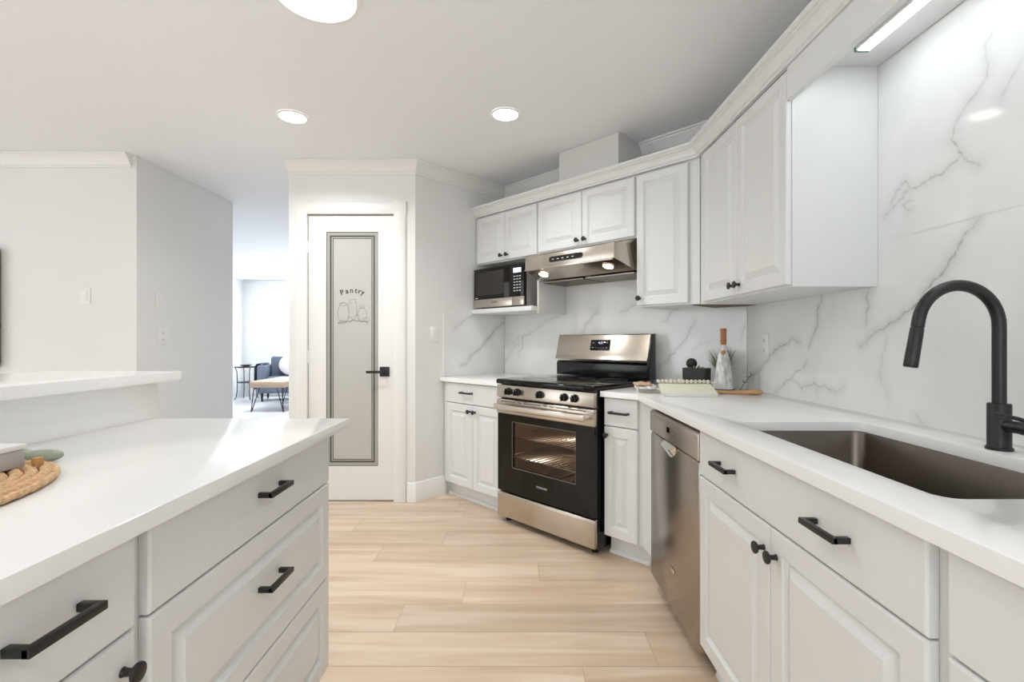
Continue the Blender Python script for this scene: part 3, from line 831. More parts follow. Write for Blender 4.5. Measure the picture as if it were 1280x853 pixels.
# ------------------------------------------------------------------ range
ACX = -1.9125
rg = thing('range', 'stainless steel and black freestanding electric range', 'stove', W(ACX, 2.127), -PI / 4)
hw = .380
g = G()
g.box(-hw, -hw + .03, .032, .64, .03, .884); g.box(hw - .03, hw, .032, .64, .03, .884)
g.box(-hw + .03, hw - .03, .032, .64, .03, .24); g.box(-hw + .03, hw - .03, .032, .64, .76, .884); g.box(-hw + .03, hw - .03, .60, .64, .24, .76)
g.build('body', M['benamel'], rg, smooth=False)
g = G()
e = .0015
g.box(-hw + .03 + e, -hw + .034, .034, .598, .242, .758); g.box(hw - .034, hw - .03 - e, .034, .598, .242, .758); g.box(-hw + .034, hw - .034, .592, .598, .242, .758)
g.box(-hw + .034, hw - .034, .034, .592, .242, .247); g.box(-hw + .034, hw - .034, .034, .592, .753, .758)
g.build('oven_liner', M['cavity'], rg, smooth=False)
for zz in (.415, .545):
    g = G()
    for k in range(19): g.tube([(-.33 + .66 * k / 18, .06, zz), (-.33 + .66 * k / 18, .56, zz)], .0024, 6)
    g.tube([(-.34, .06, zz - .004), (.34, .06, zz - .004)], .004, 8); g.tube([(-.34, .56, zz - .004), (.34, .56, zz - .004)], .004, 8); g.tube([(-.34, .31, zz - .004), (.34, .31, zz - .004)], .003, 8)
    g.tube([(-.34, .06, zz), (-.34, .56, zz)], .0035, 8); g.tube([(.34, .06, zz), (.34, .56, zz)], .0035, 8)
    g.build('oven_rack', M['chrome'], rg)
g = G()
hpts = [(-.22, .12, .262), (-.22, .5, .262), (-.11, .52, .262), (-.11, .12, .262), (0, .10, .262), (0, .5, .262), (.11, .52, .262), (.11, .12, .262), (.22, .10, .262), (.22, .5, .262)]
g.tube(hpts, .005, 8); g.build('heating_element', M['iron'], rg)
g = G(); g.ball((.25, .575, .70), .022, u=14, v=10); ol = g.build('oven_fill_lamp', mat('oven_fill_lens', (255, 240, 215), .4, emit=(255, 235, 205), estr=6.0), rg)  # added bulb, with the point light below, to brighten the racks
_ld = bpy.data.lights.new('oven_fill_glow', 'POINT'); _ld.energy = 1.1; _ld.shadow_soft_size = .03; _ld.color = (1, .96, .92)
_lo = bpy.data.objects.new('glow', _ld); COL.objects.link(_lo); _lo.parent = ol; _lo.location = (.22, .535, .69)
# door
g = G()
wx, wz0, wz1 = .252, .362, .655
g.box(-hw, -wx, 0, .03, .205, .697); g.box(wx, hw, 0, .03, .205, .697); g.box(-wx, wx, 0, .03, .205, wz0); g.box(-wx, wx, 0, .03, wz1, .697)
dr = g.build('oven_door', M['bglass'], rg, smooth=False)
g = G(); g.box(-wx + .0005, wx - .0005, .004, .008, wz0 + .0005, wz1 - .0005); g.build('window', M['ovenglass'], dr, smooth=False)
g = G()
for a, b, c, d in ((-wx, -wx + .004, wz0, wz1), (wx - .004, wx, wz0, wz1), (-wx, wx, wz0, wz0 + .004), (-wx, wx, wz1 - .004, wz1)): g.box(a, b, .0015, .0035, c, d)
g.build('window_border', mat('grey_border', (120, 112, 104), .3), dr, smooth=False)
g = G(); g.text('FRIGIDAIRE', .0165, T((0.0, -.0008, .283)) @ rotX(90)); g.build('lettering', M['label'], dr, smooth=False)
g = G()
g.prism([(-.004, .698), (-.010, .706), (-.010, .778), (-.004, .790), (.028, .790), (.028, .698)], -hw, hw, axis='x', bev=.0015)
tr = g.build('door_trim', M['steel'], dr)
for x0, x1 in ((-.34, -.21), (-.19, -.16), (-.14, .0), (.02, .05), (.07, .10), (.12, .33)):
    g = G(); g.box(x0, x1, -.0108, -.0103, .776, .780); g.build('vent_slot', M['dark'], tr, smooth=False)
g = G()
sec = [(-.058 + .0, .728), (-.066, .735), (-.068, .750), (-.064, .762), (-.052, .766), (-.044, .760), (-.042, .740), (-.047, .730)]
g.prism(sec, -.352, .352, axis='x', bev=.002)
for sx in (-1, 1): g.box(sx * .335 - .014, sx * .335 + .014, -.048, -.0103, .738, .758, .002)
g.build('door_handle', mat('light_stainless', (222, 214, 204), .3, 1.0), dr)
# control strip
g = G(); g.prism([(-.004, .800), (-.010, .806), (-.006, .880), (.030, .880), (.030, .800)], -hw, hw, axis='x', bev=.0015)
cpn = g.build('control_panel', M['steel'], rg)
for kx in (-.272, -.193, -.004, .182, .257):
    g = G()
    MM = T((kx, -.0092, .843)) @ rotX(90)
    g.lathe([(.0235, 0), (.0235, .004), (.020, .006), (.0185, .024), (.016, .027), (0, .027)], MM, 24)
    g.box(-.0045, .0045, -.019, .019, .020, .036, .002, M=MM)
    k = g.build('knob', M['benamel'], cpn)
    g = G(); g.box(-.001, .001, .006, .018, .0362, .0366, M=MM); g.build('pointer', M['label'], k, smooth=False)
# cooktop
g = G(); g.prism([(-.014, .892), (-.014, .910), (-.008, .918), (.585, .918), (.585, .886), (-.008, .886)], -hw - .001, hw + .001, axis='x', bev=.003)
ck = g.build('cooktop', M['bglass'], rg)
for bx, by, br in ((-.19, .15, .115), (.19, .15, .095), (-.19, .43, .080), (.19, .43, .105), (0, .45, .055)):
    g = G()
    for rr in (br, br * .62): g.lathe([(rr, .9182), (rr + .0025, .9184), (rr + .0025, .9182)], T((bx, by, 0)), 40, cap=False)
    g.build('burner_ring', mat('burner_print', (96, 96, 96), .3), ck)
# drawer and feet
g = G(); g.prism([(0, .040), (-.002, .046), (-.002, .180), (.004, .192), (.012, .196), (.028, .196), (.028, .040)], -hw, hw, axis='x', bev=.0015); g.build('storage_drawer', M['steel'], rg)
for fx, fy in ((-.34, .06), (.34, .06), (-.34, .6), (.34, .6)):
    g = G(); g.lathe([(.018, .0005), (.018, .010), (.010, .012), (.010, .0295)], T((fx, fy, 0)), 16); g.build('foot', M['rubber'], rg)
# backguard
g = G(); g.prism([(.588, .919), (.588, 1.005), (.600, 1.020), (.650, 1.020), (.650, .919)], -hw, hw, axis='x', bev=.002); g.build('riser', M['benamel'], rg)
bk = [(.565, 1.030), (.562, 1.036), (.575, 1.060), (.610, 1.200), (.616, 1.206), (.650, 1.206), (.650, 1.030)]
g = G(); g.prism(bk, -hw + .004, hw - .012, axis='x', bev=.0015); bgd = g.build('backguard', M['steel'], rg)
g = G(); g.prism([(.572, .92), (.566, 1.032), (.612, 1.204), (.652, 1.207), (.652, .92)], hw - .0118, hw + .001, axis='x', bev=.001)
g.build('end_cap', M['benamel'], bgd)
tilt = math.degrees(math.atan2(.035, .14))
MM = T((0.0, .5915, 1.132)) @ rotX(-tilt)
g = G(); g.box(-.078, .078, -.0035, -.0003, -.036, .036, .001, M=MM); dp = g.build('display_panel', M['bglass'], bgd)
for ix, iz, w_ in [(q, v, .007) for q in (-.055, .055) for v in (-.018, .016)] + [(q, -.019, .003) for q in (-.03, -.01, .01, .03)]:
    g = G(); g.box(ix - w_, ix + w_, -.0042, -.0037, iz - .002, iz + .002, M=MM); g.build('printed_mark', M['label'], dp, smooth=False)
g = G(); g.text('4:21', .024, MM @ T((0.006, -.0038, .008)) @ rotX(90)); g.build('clock_digits', M['lcd'], dp, smooth=False)

# ------------------------------------------------------------------ range hood
hd = thing('range_hood', 'stainless steel under-cabinet range hood with two lit lamps', 'range hood', W(ACX + .0, 2.372, 1.57), -PI / 4)
hx0, hx1 = -.385, .385
# local y: front 0 .. wall .46 ; local z: 0 = 1.57
prof_shell = [(0.0, .072), (0.0, .160), (.170, .200), (.462, .200), (.462, .004), (.155, .012)]
g = G()
# shell: front band, sloping top, ends that lean in towards the front
def hoodpt(x, y, z): return (x, y, z)
def endx(y): return (hx1 - .045) if y < .01 else (hx1 if y > .12 else hx1 - .045 * (1 - y / .12))
A = [(-endx(y) if False else -(.340 + .045 * min(1, y / .12)) , y, z) for y, z in prof_shell]
A = [g.bm.verts.new((-(0.372 + .013 * min(1, y / .12)), y, z)) for y, z in prof_shell]
B = [g.bm.verts.new((.340 + .045 * min(1, y / .12), y, z)) for y, z in prof_shell]
n = len(A)
fs = [g.bm.faces.new(A), g.bm.faces.new(B)]
for i in range(n): fs.append(g.bm.faces.new((A[i], A[(i + 1) % n], B[(i + 1) % n], B[i])))
bmesh.ops.recalc_face_normals(g.bm, faces=fs)
g._bev(A + B, .003)
sh = g.build('shell', M['steel'], hd)
g = G(); g.box(-.375, .33, -.004, .012, .064, .074, .002); g.build('front_lip', M['steel'], hd)
# control strip on the front band
g = G(); pp = rrect(-.135, .135, .100, .135, .016, 5); g.prism([(x - .02, z) for x, z in pp], -.0035, -.0004, axis='y'); cs = g.build('control_strip', M['benamel'], hd)
for ix in (-.10, -.06, -.02, .02, .06):
    g = G(); g.box(ix - .008 - .02, ix + .008 - .02, -.0042, -.0037, .114, .119); g.build('button', M['label'], cs, smooth=False)
# lamps on the sloping underside
ang = math.degrees(math.atan2(.072 - .012, .155))
for lx in (-.27, .25):
    MM = T((lx, .075, .0425)) @ rotX(-ang)
    g = G(); g.lathe([(.038, -.0005), (.038, -.004), (.031, -.005), (.031, -.0025)], MM, 28, cap=False); lmp = g.build('lamp_ring', M['steel'], hd)
    g = G(); g.lathe([(.031, -.003), (0, -.004)], MM, 28, cap=False); g.build('lamp_lens', M['hoodlamp'], lmp)
for fx in (-.19, .19):
    g = G(); g.box(fx - .18, fx + .18, .17, .44, -.003, .0035)
    for k in range(22): g.box(fx - .175 + k * .0162, fx - .175 + k * .0162 + .007, .175, .435, -.0055, -.0032)
    g.build('grease_filter', M['steel2'], hd, smooth=False)

# ------------------------------------------------------------------ microwave
mw = thing('microwave', 'black and stainless countertop microwave on the shelf under the left wall cabinet', 'microwave', W(-2.953, 2.480, 1.4095), -PI / 4)
mwid, mh = .553, .316
g = G(); g.box(.004, mwid - .004, .030, .350, .008, mh - .002, .004); g.build('body', mat('grey_steel_case', (196, 192, 186), .35, .9), mw)
g = G(); g.box(0, mwid, .012, .0296, .008, mh, .002); g.build('front_frame', M['benamel'], mw)
g = G(); g.box(.002, .402, 0, .0118, .075, mh - .002, .003); md = g.build('door', M['bglass'], mw)
g = G(); g.box(.03, .345, -.0012, -.0002, .105, mh - .03); g.build('door_window', mat('mesh_window', (44, 41, 39), .25), md, smooth=False)
g = G(); g.box(.002, .432, -.001, .0118, .010, .0745, .003); sp = g.build('door_rail', M['steel'], mw)
g = G(); g.box(.21, .27, -.0018, -.0012, .044, .049); g.build('brand_mark', M['dark'], sp, smooth=False)
g = G(); g.box(.02, .05, -.0012, -.0003, .083, .089); g.build('door_mark', M['label'], md, smooth=False)
g = G(); g.box(.404, mwid - .002, 0, .0118, .075, mh - .002, .003); cpm = g.build('control_panel', M['bglass'], mw)
g = G(); g.box(.434, mwid - .002, -.001, .0118, .010, .0745, .003); g.build('open_button', M['steel'], mw)
g = G(); g.box(.445, .525, -.0015, -.0003, mh - .068, mh - .034); g.build('display', M['lcd'], cpm, smooth=False)
for rr_ in range(6):
    for cc in range(3):
        g = G(); g.box(.448 + cc * .028, .448 + cc * .028 + .018, -.0014, -.0003, mh - .098 - rr_ * .021, mh - .091 - rr_ * .021)
        g.build('button', M['label'], cpm, smooth=False)
for fx in (.05, mwid - .05):
    for fy in (.06, .32):
        g = G(); g.lathe([(.012, 0.0002), (.012, .0078)], T((fx, fy, 0)), 12); g.build('foot', M['rubber'], mw)

# ------------------------------------------------------------------ dishwasher (rz -90: local x towards the camera)
dwr = thing('dishwasher', 'stainless steel dishwasher between the corner cabinet and the sink base', 'dishwasher', (0.635, 2.283, 0), -PI / 2)
g = G(); g.box(.004, .596, .05, .60, .062, .846); g.build('tub', M['dark'], dwr, smooth=False)
g = G(); g.box(0.001, .599, 0, .048, .062, .738, .013); pnl = g.build('door_panel', M['steel2'], dwr)
g = G(); g.prism([(0, .740), (-.002, .745), (-.002, .828), (.006, .838), (.048, .838), (.048, .740)], .001, .599, axis='x', bev=.002); cpd = g.build('control_panel', mat('dw_control_stainless', (190, 180, 170), .3, 1.0), dwr)
g = G(); g.box(.254, .29, -.0030, -.0022, .778, .800); g.build('display', M['bglass'], cpd, smooth=False)
M['greyprint'] = mat('grey_print', (120, 114, 108), .5)
for k in range(5):
    for j in range(2):
        g = G(); g.box(.31 + k * .016, .318 + k * .016, -.0028, -.0022, .775 + j * .014, .779 + j * .014); g.build('printed_mark', M['greyprint'], cpd, smooth=False)
# pocket handle: a scooped bar with a dark pocket above it
g = G()
N = 14
top_, bot_, out_ = [], [], []
for k in range(N + 1):
    t = -1 + 2 * k / N; x = .285 + t * .085
    dpt = math.sqrt(max(0, 1 - t * t))
    g0 = (x, -.0005, .737); g1 = (x, -.004 - .020 * dpt, .737 - .020 * dpt); g2 = (x, -.0005, .737 - .052 * dpt - .002)
    top_.append(g.bm.verts.new(g0)); out_.append(g.bm.verts.new(g1)); bot_.append(g.bm.verts.new(g2))
fs = []
for k in range(N):
    fs.append(g.bm.faces.new((bot_[k], bot_[k + 1], out_[k + 1], out_[k])))
    fs.append(g.bm.faces.new((out_[k], out_[k + 1], top_[k + 1], top_[k])))
bmesh.ops.recalc_face_normals(g.bm, faces=fs)
g.build('pocket_handle', M['chrome'], pnl, angle=60)
g = G(); g.box(.305, .350, -.003, -.0005, .222, .240, .001); g.build('badge', M['chrome'], pnl)
g = G(); g.box(.012, .588, .075, .085, .001, .061); g.build('toe_plate', M['dark'], dwr, smooth=False)

# ------------------------------------------------------------------ ceiling lights
def can(label, x, y, r, watts, spread=125):
    t = thing('ceiling_light', label, 'light', (x, y, CEIL), 0, 'round ceiling lights')
    g = G(); g.lathe([(r * 1.14, -.0005), (r * 1.12, -.006), (r, -.008), (r * .98, -.004)], None, 40, cap=False); g.build('trim_ring', M['trim'], t)
    g = G(); g.lathe([(r * .985, -.005), (0, -.007)], None, 40, cap=False); g.build('lens', M['lamp'], t)
    ld = bpy.data.lights.new('ceiling_light_glow', 'AREA'); ld.shape = 'DISK'; ld.size = r * 1.8; ld.energy = watts; ld.color = (.97, .985, 1.0); ld.spread = math.radians(spread)
    lo = bpy.data.objects.new('glow', ld); COL.objects.link(lo); lo.parent = t; lo.location = (0, 0, -.012)
    return t
can('round recessed ceiling light nearest the range hood', -.059, 2.743, .072, CAN_W * .45)
can('round recessed ceiling light in front of the pantry door', -1.281, 2.773, .074, CAN_W * 1.1, 150)
can('large round ceiling light at the top of the photo', -.746, 1.80, .145, CAN_W * .35)
can('added unseen ceiling light behind the camera over the aisle', -.05, -.9, .074, CAN_W)  # unseen, added to light the room from behind the camera
can('added unseen ceiling light behind the camera over the island', -1.6, -1.0, .074, CAN_W)  # second added light out of view, for more bounce
can('added unseen ceiling light over the dining side', -3.3, 1.2, .074, CAN_W)  # added out of view to brighten the left side
can('round ceiling light in the living room', -3.70, 7.7, .17, 30, 175)

# ------------------------------------------------------------------ switches and outlets (local front = -y)
def plate(label, cat, loc, rz, kind='switch', w=.072, hgt=.116, group='wall plates'):
    t = thing('outlet' if kind == 'outlet' else 'light_switch', label, cat, loc, rz, group)
    g = G(); g.box(-w / 2, w / 2, -.006, -.0004, -hgt / 2, hgt / 2, .002); g.build('plate', M['plastic'], t)
    if kind == 'outlet':
        for dz in (-.024, .024):
            g = G(); g.box(-.017, .017, -.0078, -.0062, dz - .014, dz + .014, .0006); s_ = g.build('socket', M['plastic'], t)
            g = G(); g.box(-.008, -.006, -.0083, -.0079, dz - .004, dz + .007); g.box(.006, .008, -.0083, -.0079, dz - .004, dz + .005); g.lathe([(.0028, 0), (0, .0004)], T((0, -.0079, dz - .008)) @ rotX(90), 10); g.build('slots', M['etch'], s_, smooth=False)
    else:
        n = max(1, int(round(w / .072)))
        for k in range(n):
            xx = (k - (n - 1) / 2) * .046
            g = G(); g.prism([(-.0062, -.032), (-.0085, -.032), (-.0115, .032), (-.0062, .032)], xx - .016, xx + .016, axis='x'); g.build('rocker', M['plastic'], t)
    return t
plate('white light switch on the short wall left of the tiled corner', 'switch', W(AW + .0002, 2.118, 1.208), PI / 4)
plate('white outlet on the marble left of the range', 'outlet', W(-2.80, BW - .0005, 1.147), -PI / 4, 'outlet')
plate('white outlet on the right wall marble beside the bottle', 'outlet', (XW - .0005, 2.517, 1.139), -PI / 2, 'outlet')
plate('white light switch on the left wall facing the camera', 'switch', (-2.984, 3.35, 1.47), 0)
plate('upper white light switch on the passage wall', 'switch', (-2.63, 3.56, 1.466), PI / 2)
plate('white outlet below a switch on the passage wall', 'outlet', (-2.63, 3.594, 1.196), PI / 2, 'outlet', .11)
tv = thing('television', 'black wall television cut off by the left edge of the photo', 'television', (-4.17, 3.35, 1.39), 0)
g = G(); g.box(-.61, .61, -.055, -.012, -.41, .41, .006); g.build('case', M['tv'], tv)
g = G(); g.box(-.595, .595, -.0562, -.0552, -.392, .395); g.build('screen', M['bglass'], tv, smooth=False)
g = G(); g.box(-.2, .2, -.0115, -.0005, -.15, .15); g.build('wall_bracket', M['dark'], tv, smooth=False)

# ------------------------------------------------------------------ decor on the right counter
zt = CT + .0006
rnd = random.Random(11)
# planter
pl = thing('planter', 'small charcoal planter with succulents on the counter by the range', 'planter', (1.022, 2.735, zt), math.radians(-40))
g = G()
Lr = [rrect(-.055, .055, -.036, .036, .016), rrect(-.055, .055, -.036, .036, .016), rrect(-.068, .068, -.046, .046, .018), rrect(-.069, .069, -.047, .047, .018), rrect(-.062, .062, -.040, .040, .016), rrect(-.060, .060, -.038, .038, .016)]
Zs = [0, .022, .024, .116, .116, .09]
Rv = [[g.bm.verts.new((x, y, z)) for x, y in L] for L, z in zip(Lr, Zs)]
fs = [g.bm.faces.new(Rv[0]), g.bm.faces.new(Rv[-1])]
for A, B in zip(Rv, Rv[1:]):
    n = len(A)
    for k in range(n): fs.append(g.bm.faces.new((A[k], A[(k + 1) % n], B[(k + 1) % n], B[k])))
bmesh.ops.recalc_face_normals(g.bm, faces=fs)
g.build('pot', M['planter'], pl)
g = G()
for (cx_, cy_, n, sc) in ((-.005, .0, 9, 1.0), (.035, .01, 8, .8), (-.045, .012, 7, .7)):
    for k in range(n):
        a = 2 * PI * k / n + cx_ * 30
        el = .5 + .5 * ((k * 7) % 5) / 5
        d = Vector((math.cos(a) * math.cos(el), math.sin(a) * math.cos(el), math.sin(el)))
        p = Vector((cx_, cy_, .091))
        g.tube([p, p + d * .02 * sc, p + d * .04 * sc, p + d * .055 * sc], [.004, .008 * sc, .007 * sc, .001], 6, flat=.5)
g.build('succulent', M['leaf2'], pl)
g = G(); g.ball((-.028, .0, .142), .030, u=20, v=14); g.tube([(-.028, 0, .085), (-.028, 0, .118)], .004, 6); g.build('dark_ball', M['darkball'], pl)
# grass plant in the corner
gp = thing('grass_plant', 'spiky green grass plant behind the white bottle', 'plant', (1.175, 2.735, zt), 0)
g = G(); g.lathe([(.030, 0), (.036, .06), (.032, .06), (.031, .05), (0, .05)], None, 20); g.build('pot', M['planter'], gp)
g = G()
for k in range(110):
    a = rnd.uniform(0, 2 * PI); sp = rnd.uniform(.1, .75); L = rnd.uniform(.11, .20)
    if math.sin(a + PI / 4) > .45: sp *= .25
    r0 = rnd.uniform(0, .022)
    p = Vector((math.cos(a) * r0, math.sin(a) * r0, .05)); d = Vector((math.cos(a), math.sin(a), 0))
    pts = [p + d * (sp * L * t ** 1.6) * .75 + Vector((0, 0, L * (t - .25 * sp * t * t))) for t in (0, .35, .7, 1)]
    g.tube(pts, [.0034, .0042, .003, .0006], 5, flat=.4)
g.build('blades', M['leaf'], gp)
# dark sprig leaning right
g = G()
sp = [(1.215, 2.62, zt + .002), (1.232, 2.61, zt + .04), (1.25, 2.60, zt + .07), (1.262, 2.595, zt + .085)]
g.tube(sp, .0022, 6)
for k, (q, dx, dz) in enumerate(((1, .02, .01), (1, -.012, .022), (2, .018, .016), (2, -.02, .012), (3, .015, .008), (3, -.006, .02))):
    p = Vector(sp[q]); d = Vector((dx, -.006, dz))
    g.tube([p, p + d * .5, p + d * 1.0], [.001, .0045, .0005], 6, flat=.4)
o = g.build('sprig', mat('dark_sprig', (92, 92, 78), .6)); tag(o, 'thin dark sprig leaning against the tile corner beside the bottle', 'sprig')
# bottle
bt = thing('bottle', 'white crackle textured cone bottle with tall wooden stopper', 'bottle', (1.116, 2.60, zt))
g = G(); g.lathe([(0, .0), (.052, .0), (.0545, .004), (.053, .02), (.044, .09), (.034, .16), (.024, .205), (.016, .228), (.0145, .240), (.0145, .248), (0, .248)], None, 32); g.build('body', M['bottle'], bt)
g = G(); g.lathe([(.0565, .0004), (.0565, .012), (.0552, .013), (.0545, .0136)], None, 32, cap=False); g.build('base_band', M['planter'], bt)
g = G(); g.lathe([(.0135, .2484), (.0135, .256), (.0155, .262), (.0145, .30), (.0165, .325), (.0165, .333), (.013, .337), (0, .338)], None, 24); g.build('stopper', M['stopper'], bt)
g = G(); g.ball((-.010, -.022, .207), .012, sy=.6, u=12, v=8); g.tube([(.0205 * math.cos(t), .0205 * math.sin(t), .216) for t in [2 * PI * k / 20 for k in range(21)]], .0012, 5); g.build('tag_charm', mat('gold_charm', (176, 132, 72), .5), bt)
# towel, book, beads, servers
tw = thing('kitchen_towel', 'folded linen towel with tan edge under the pale book', 'towel', (.88, 2.455, zt), math.radians(-12))
def cloth(x0, x1, y0, y1, z0, th, seed, amp):
    g = G(); rr = random.Random(seed)
    nx, ny = 18, 10
    ph = [rr.uniform(0, 6) for _ in range(6)]
    def hgt(u, v): return amp * (.5 + .5 * math.sin(u * 9 + ph[0] + 2 * math.sin(v * 5 + ph[1]))) * (.4 + .6 * math.sin(v * 7 + ph[2]) ** 2)
    tops, bots = [], []
    for j in range(ny + 1):
        v = j / ny
        tops.append([g.bm.verts.new((x0 + (x1 - x0) * i / nx + .006 * math.sin(v * 8 + ph[3]), y0 + (y1 - y0) * v + .006 * math.sin(i * .9 + ph[4]), z0 + th + hgt(i / nx, v))) for i in range(nx + 1)])
        bots.append([g.bm.verts.new((t.co.x, t.co.y, z0)) for t in tops[-1]])
    fs = []
    for j in range(ny):
        for i in range(nx):
            fs.append(g.bm.faces.new((tops[j][i], tops[j][i + 1], tops[j + 1][i + 1], tops[j + 1][i])))
            fs.append(g.bm.faces.new((bots[j][i], bots[j + 1][i], bots[j + 1][i + 1], bots[j][i + 1])))
    for i in range(nx):
        fs.append(g.bm.faces.new((tops[0][i], bots[0][i], bots[0][i + 1], tops[0][i + 1]))); fs.append(g.bm.faces.new((tops[ny][i], tops[ny][i + 1], bots[ny][i + 1], bots[ny][i])))
    for j in range(ny):
        fs.append(g.bm.faces.new((tops[j][0], tops[j + 1][0], bots[j + 1][0], bots[j][0]))); fs.append(g.bm.faces.new((tops[j][nx], bots[j][nx], bots[j + 1][nx], tops[j + 1][nx])))
    bmesh.ops.recalc_face_normals(g.bm, faces=fs)
    return g
cloth(-.252, .14, .040, .14, 0.0, .010, 2, .010).build('lower_fold', M['towel'], tw, angle=80)
cloth(-.262, -.166, -.01, .145, .0212, .010, 5, .006).build('middle_fold', M['towel'], tw, angle=80)
cloth(-.268, -.185, .012, .140, .0378, .005, 9, .007).build('tan_fold', M['towel_tan'], tw, angle=80)
bkm = thing('book', 'pale yellow paperback lying tilted on the folded towel', 'book', (.84, 2.33, zt + .0002), math.radians(-10))
MM = T((0, 0, .0)) @ rotX(10.5)
g = G(); g.box(-.128, .128, .0, .19, .0, .0022, M=MM); g.box(-.128, .128, .0, .19, .0142, .0165, M=MM); g.box(-.128, -.1262, 0, .19, .0022, .0142, M=MM)
g.build('cover', M['book'], bkm, smooth=False)
g = G(); g.box(-.126, .126, .002, .187, .0024, .0140, M=MM); g.build('pages', M['page'], bkm, smooth=False)
bg = thing('bead_garland', 'string of cream wooden beads draped along the back of the book', 'garland', (.84, 2.33, zt), math.radians(-10))
path = []
nb = 13
for k in range(nb): path.append((-.128 + .0205 * k, .172 + .003 * math.sin(k * 1.3), .172 * math.tan(math.radians(10.5)) + .0169 + .0112))
path += []
bead0 = None
for p in path:
    if bead0 is None:
        gg = G(); gg.ball((0, 0, 0), .0102, u=14, v=10); bead0 = gg.build('bead', M['bead'], bg); bead0.location = p
    else:
        c = bead0.copy(); COL.objects.link(c); c.parent = bg; c.location = p
g0 = G(); g0.tube(path, .0012, 5); g0.build('cord', M['towel'], bg)
g = G(); ex_ = path[-1]
for k in range(16):
    a = k * 2.4; rr_ = .004 * math.sqrt(k / 16) * 2
    g.tube([ex_, (ex_[0] + .012, ex_[1] + rr_ * math.cos(a), ex_[2] - .002), (ex_[0] + .042, ex_[1] - .010 + rr_ * 1.6 * math.cos(a), ex_[2] - .010 + rr_ * math.sin(a))], .0012, 5)
g.build('tassel', M['bead'], bg)
for i, (x, y, rz, lab) in enumerate(((1.14, 2.44, -14, 'wooden salad server lying in front of the bottle, the one nearer the camera'), (1.165, 2.487, -4, 'wooden salad server lying in front of the bottle, the one nearer the wall'))):
    sv = thing('salad_server', lab, 'utensil', (x, y, zt), math.radians(rz), 'wooden salad servers')
    g = G(); g.tube([(-.14, 0, .0088), (-.06, 0, .0075), (0, 0, .0078), (.03, 0, .009)], [.008, .0065, .007, .010], 10); g.build('handle', M['wood'], sv)
    g = G(); g.ball((.062, 0, .0105), .034, sx=1.1, sy=.72, sz=.29, u=20, v=10); g.build('bowl', M['wood'], sv)

# ------------------------------------------------------------------ decor on the island
pm = thing('placemat', 'oval woven seagrass placemat on the island counter', 'placemat', (-1.045, .70, CT + .0018))
g = G()
rings_n = 13
for q in range(rings_n):
    f = (q + .6) / rings_n
    ax, ay = .205 * f, .325 * f
    n = max(14, int(2 * PI * (ax + ay) / 2 / .015))
    for k in range(n):                                   # short overlapping plaited strands along the oval
        t0 = 2 * PI * (k + .5 * (q % 2)) / n; t1 = t0 + 2 * PI / n * 1.6
        pts, rr_ = [], []
        for j in range(5):
            t = t0 + (t1 - t0) * j / 4; off = (-.5 + j / 4) * .016
            pts.append(((ax + off) * math.cos(t), (ay + off) * math.sin(t), .0078 + .004 * math.sin(PI * j / 4)))
            rr_.append(.0036 + .0036 * math.sin(PI * j / 4))
        g.tube(pts, rr_, 6)
g.build('weave', M['seagrass'], pm, angle=60)
g = G(); g.prism([(.205 * math.cos(t), .325 * math.sin(t)) for t in [2 * PI * k / 64 for k in range(64)]], .001, .0065); g.build('backing', M['seagrass'], pm)
g = G(); g.tube([(.211 * math.cos(t), .331 * math.sin(t), .007 + .0012 * math.sin(60 * t)) for t in [2 * PI * k / 180 for k in range(181)]], .0068, 8); g.build('rim', M['seagrass'], pm)
bx = thing('flat_box', 'white lidded flat box with grey sides on the placemat', 'box', (-1.09, .735, CT + .0198))
g = G(); g.box(-.108, .108, -.232, .232, 0, .034, .002); g.build('body', M['boxg'], bx)
g = G(); g.box(-.110, .110, -.234, .234, .0344, .045, .0015); g.build('lid', M['boxw'], bx)
g = G(); g.box(-.9765, -.9625, .972, .986, CT + .0186, CT + .034, .0015)
o = g.build('wooden_block', M['woodblk']); tag(o, 'tiny light wood block beside the white flat box', 'block')
sg = thing('ceramic_link', 'sage green rounded ceramic piece behind the flat box', 'ornament', (-1.075, 1.06, CT + .0006), math.radians(20))
g = G(); g.ball((.028, 0, .0145), .036, sx=1.05, sy=.62, sz=.40, u=24, v=14); g.build('large_lobe', M['sage'], sg)
g = G(); g.ball((-.030, .014, .0165), .036, sx=1.0, sy=.7, sz=.45, u=24, v=14); g.build('small_lobe', M['sage'], sg)

# ------------------------------------------------------------------ living room
st = thing('side_table', 'small black metal side table with glass top by the living room wall', 'table', (-5.35, 9.60, 0))
g = G(); g.lathe([(.22, .652), (.22, .660), (0, .660)], None, 32); g.lathe([(0, .652), (.22, .652)], None, 32, cap=False); g.build('tabletop', M['clearglass'], st)
g = G(); g.tube([(.215 * math.cos(t), .215 * math.sin(t), .645) for t in [2 * PI * k / 32 for k in range(33)]], .009, 8); g.build('top_ring', M['iron'], st)
g = G(); g.lathe([(.17, .335), (.17, .350), (0, .350)], None, 28); g.build('shelf', M['iron'], st)
for k in range(4):
    a = PI / 4 + k * PI / 2; c, s_ = math.cos(a), math.sin(a)
    g = G(); g.tube([(q * c, q * s_, z) for q, z in ((.205, .64), (.175, .56), (.168, .36), (.172, .16), (.19, .06), (.215, .009))], .0085, 8); g.build('leg', M['iron'], st)
dsh = thing('dish', 'small dark dish on the side table', 'dish', (-5.35, 9.58, .6605))
g = G(); g.lathe([(.05, 0), (.10, .02), (.105, .028), (.098, .028), (.05, .008), (0, .008)], None, 24); g.build('bowl', M['iron'], dsh)
sa = math.radians(16)
sx0, sy0 = -4.90, 9.12
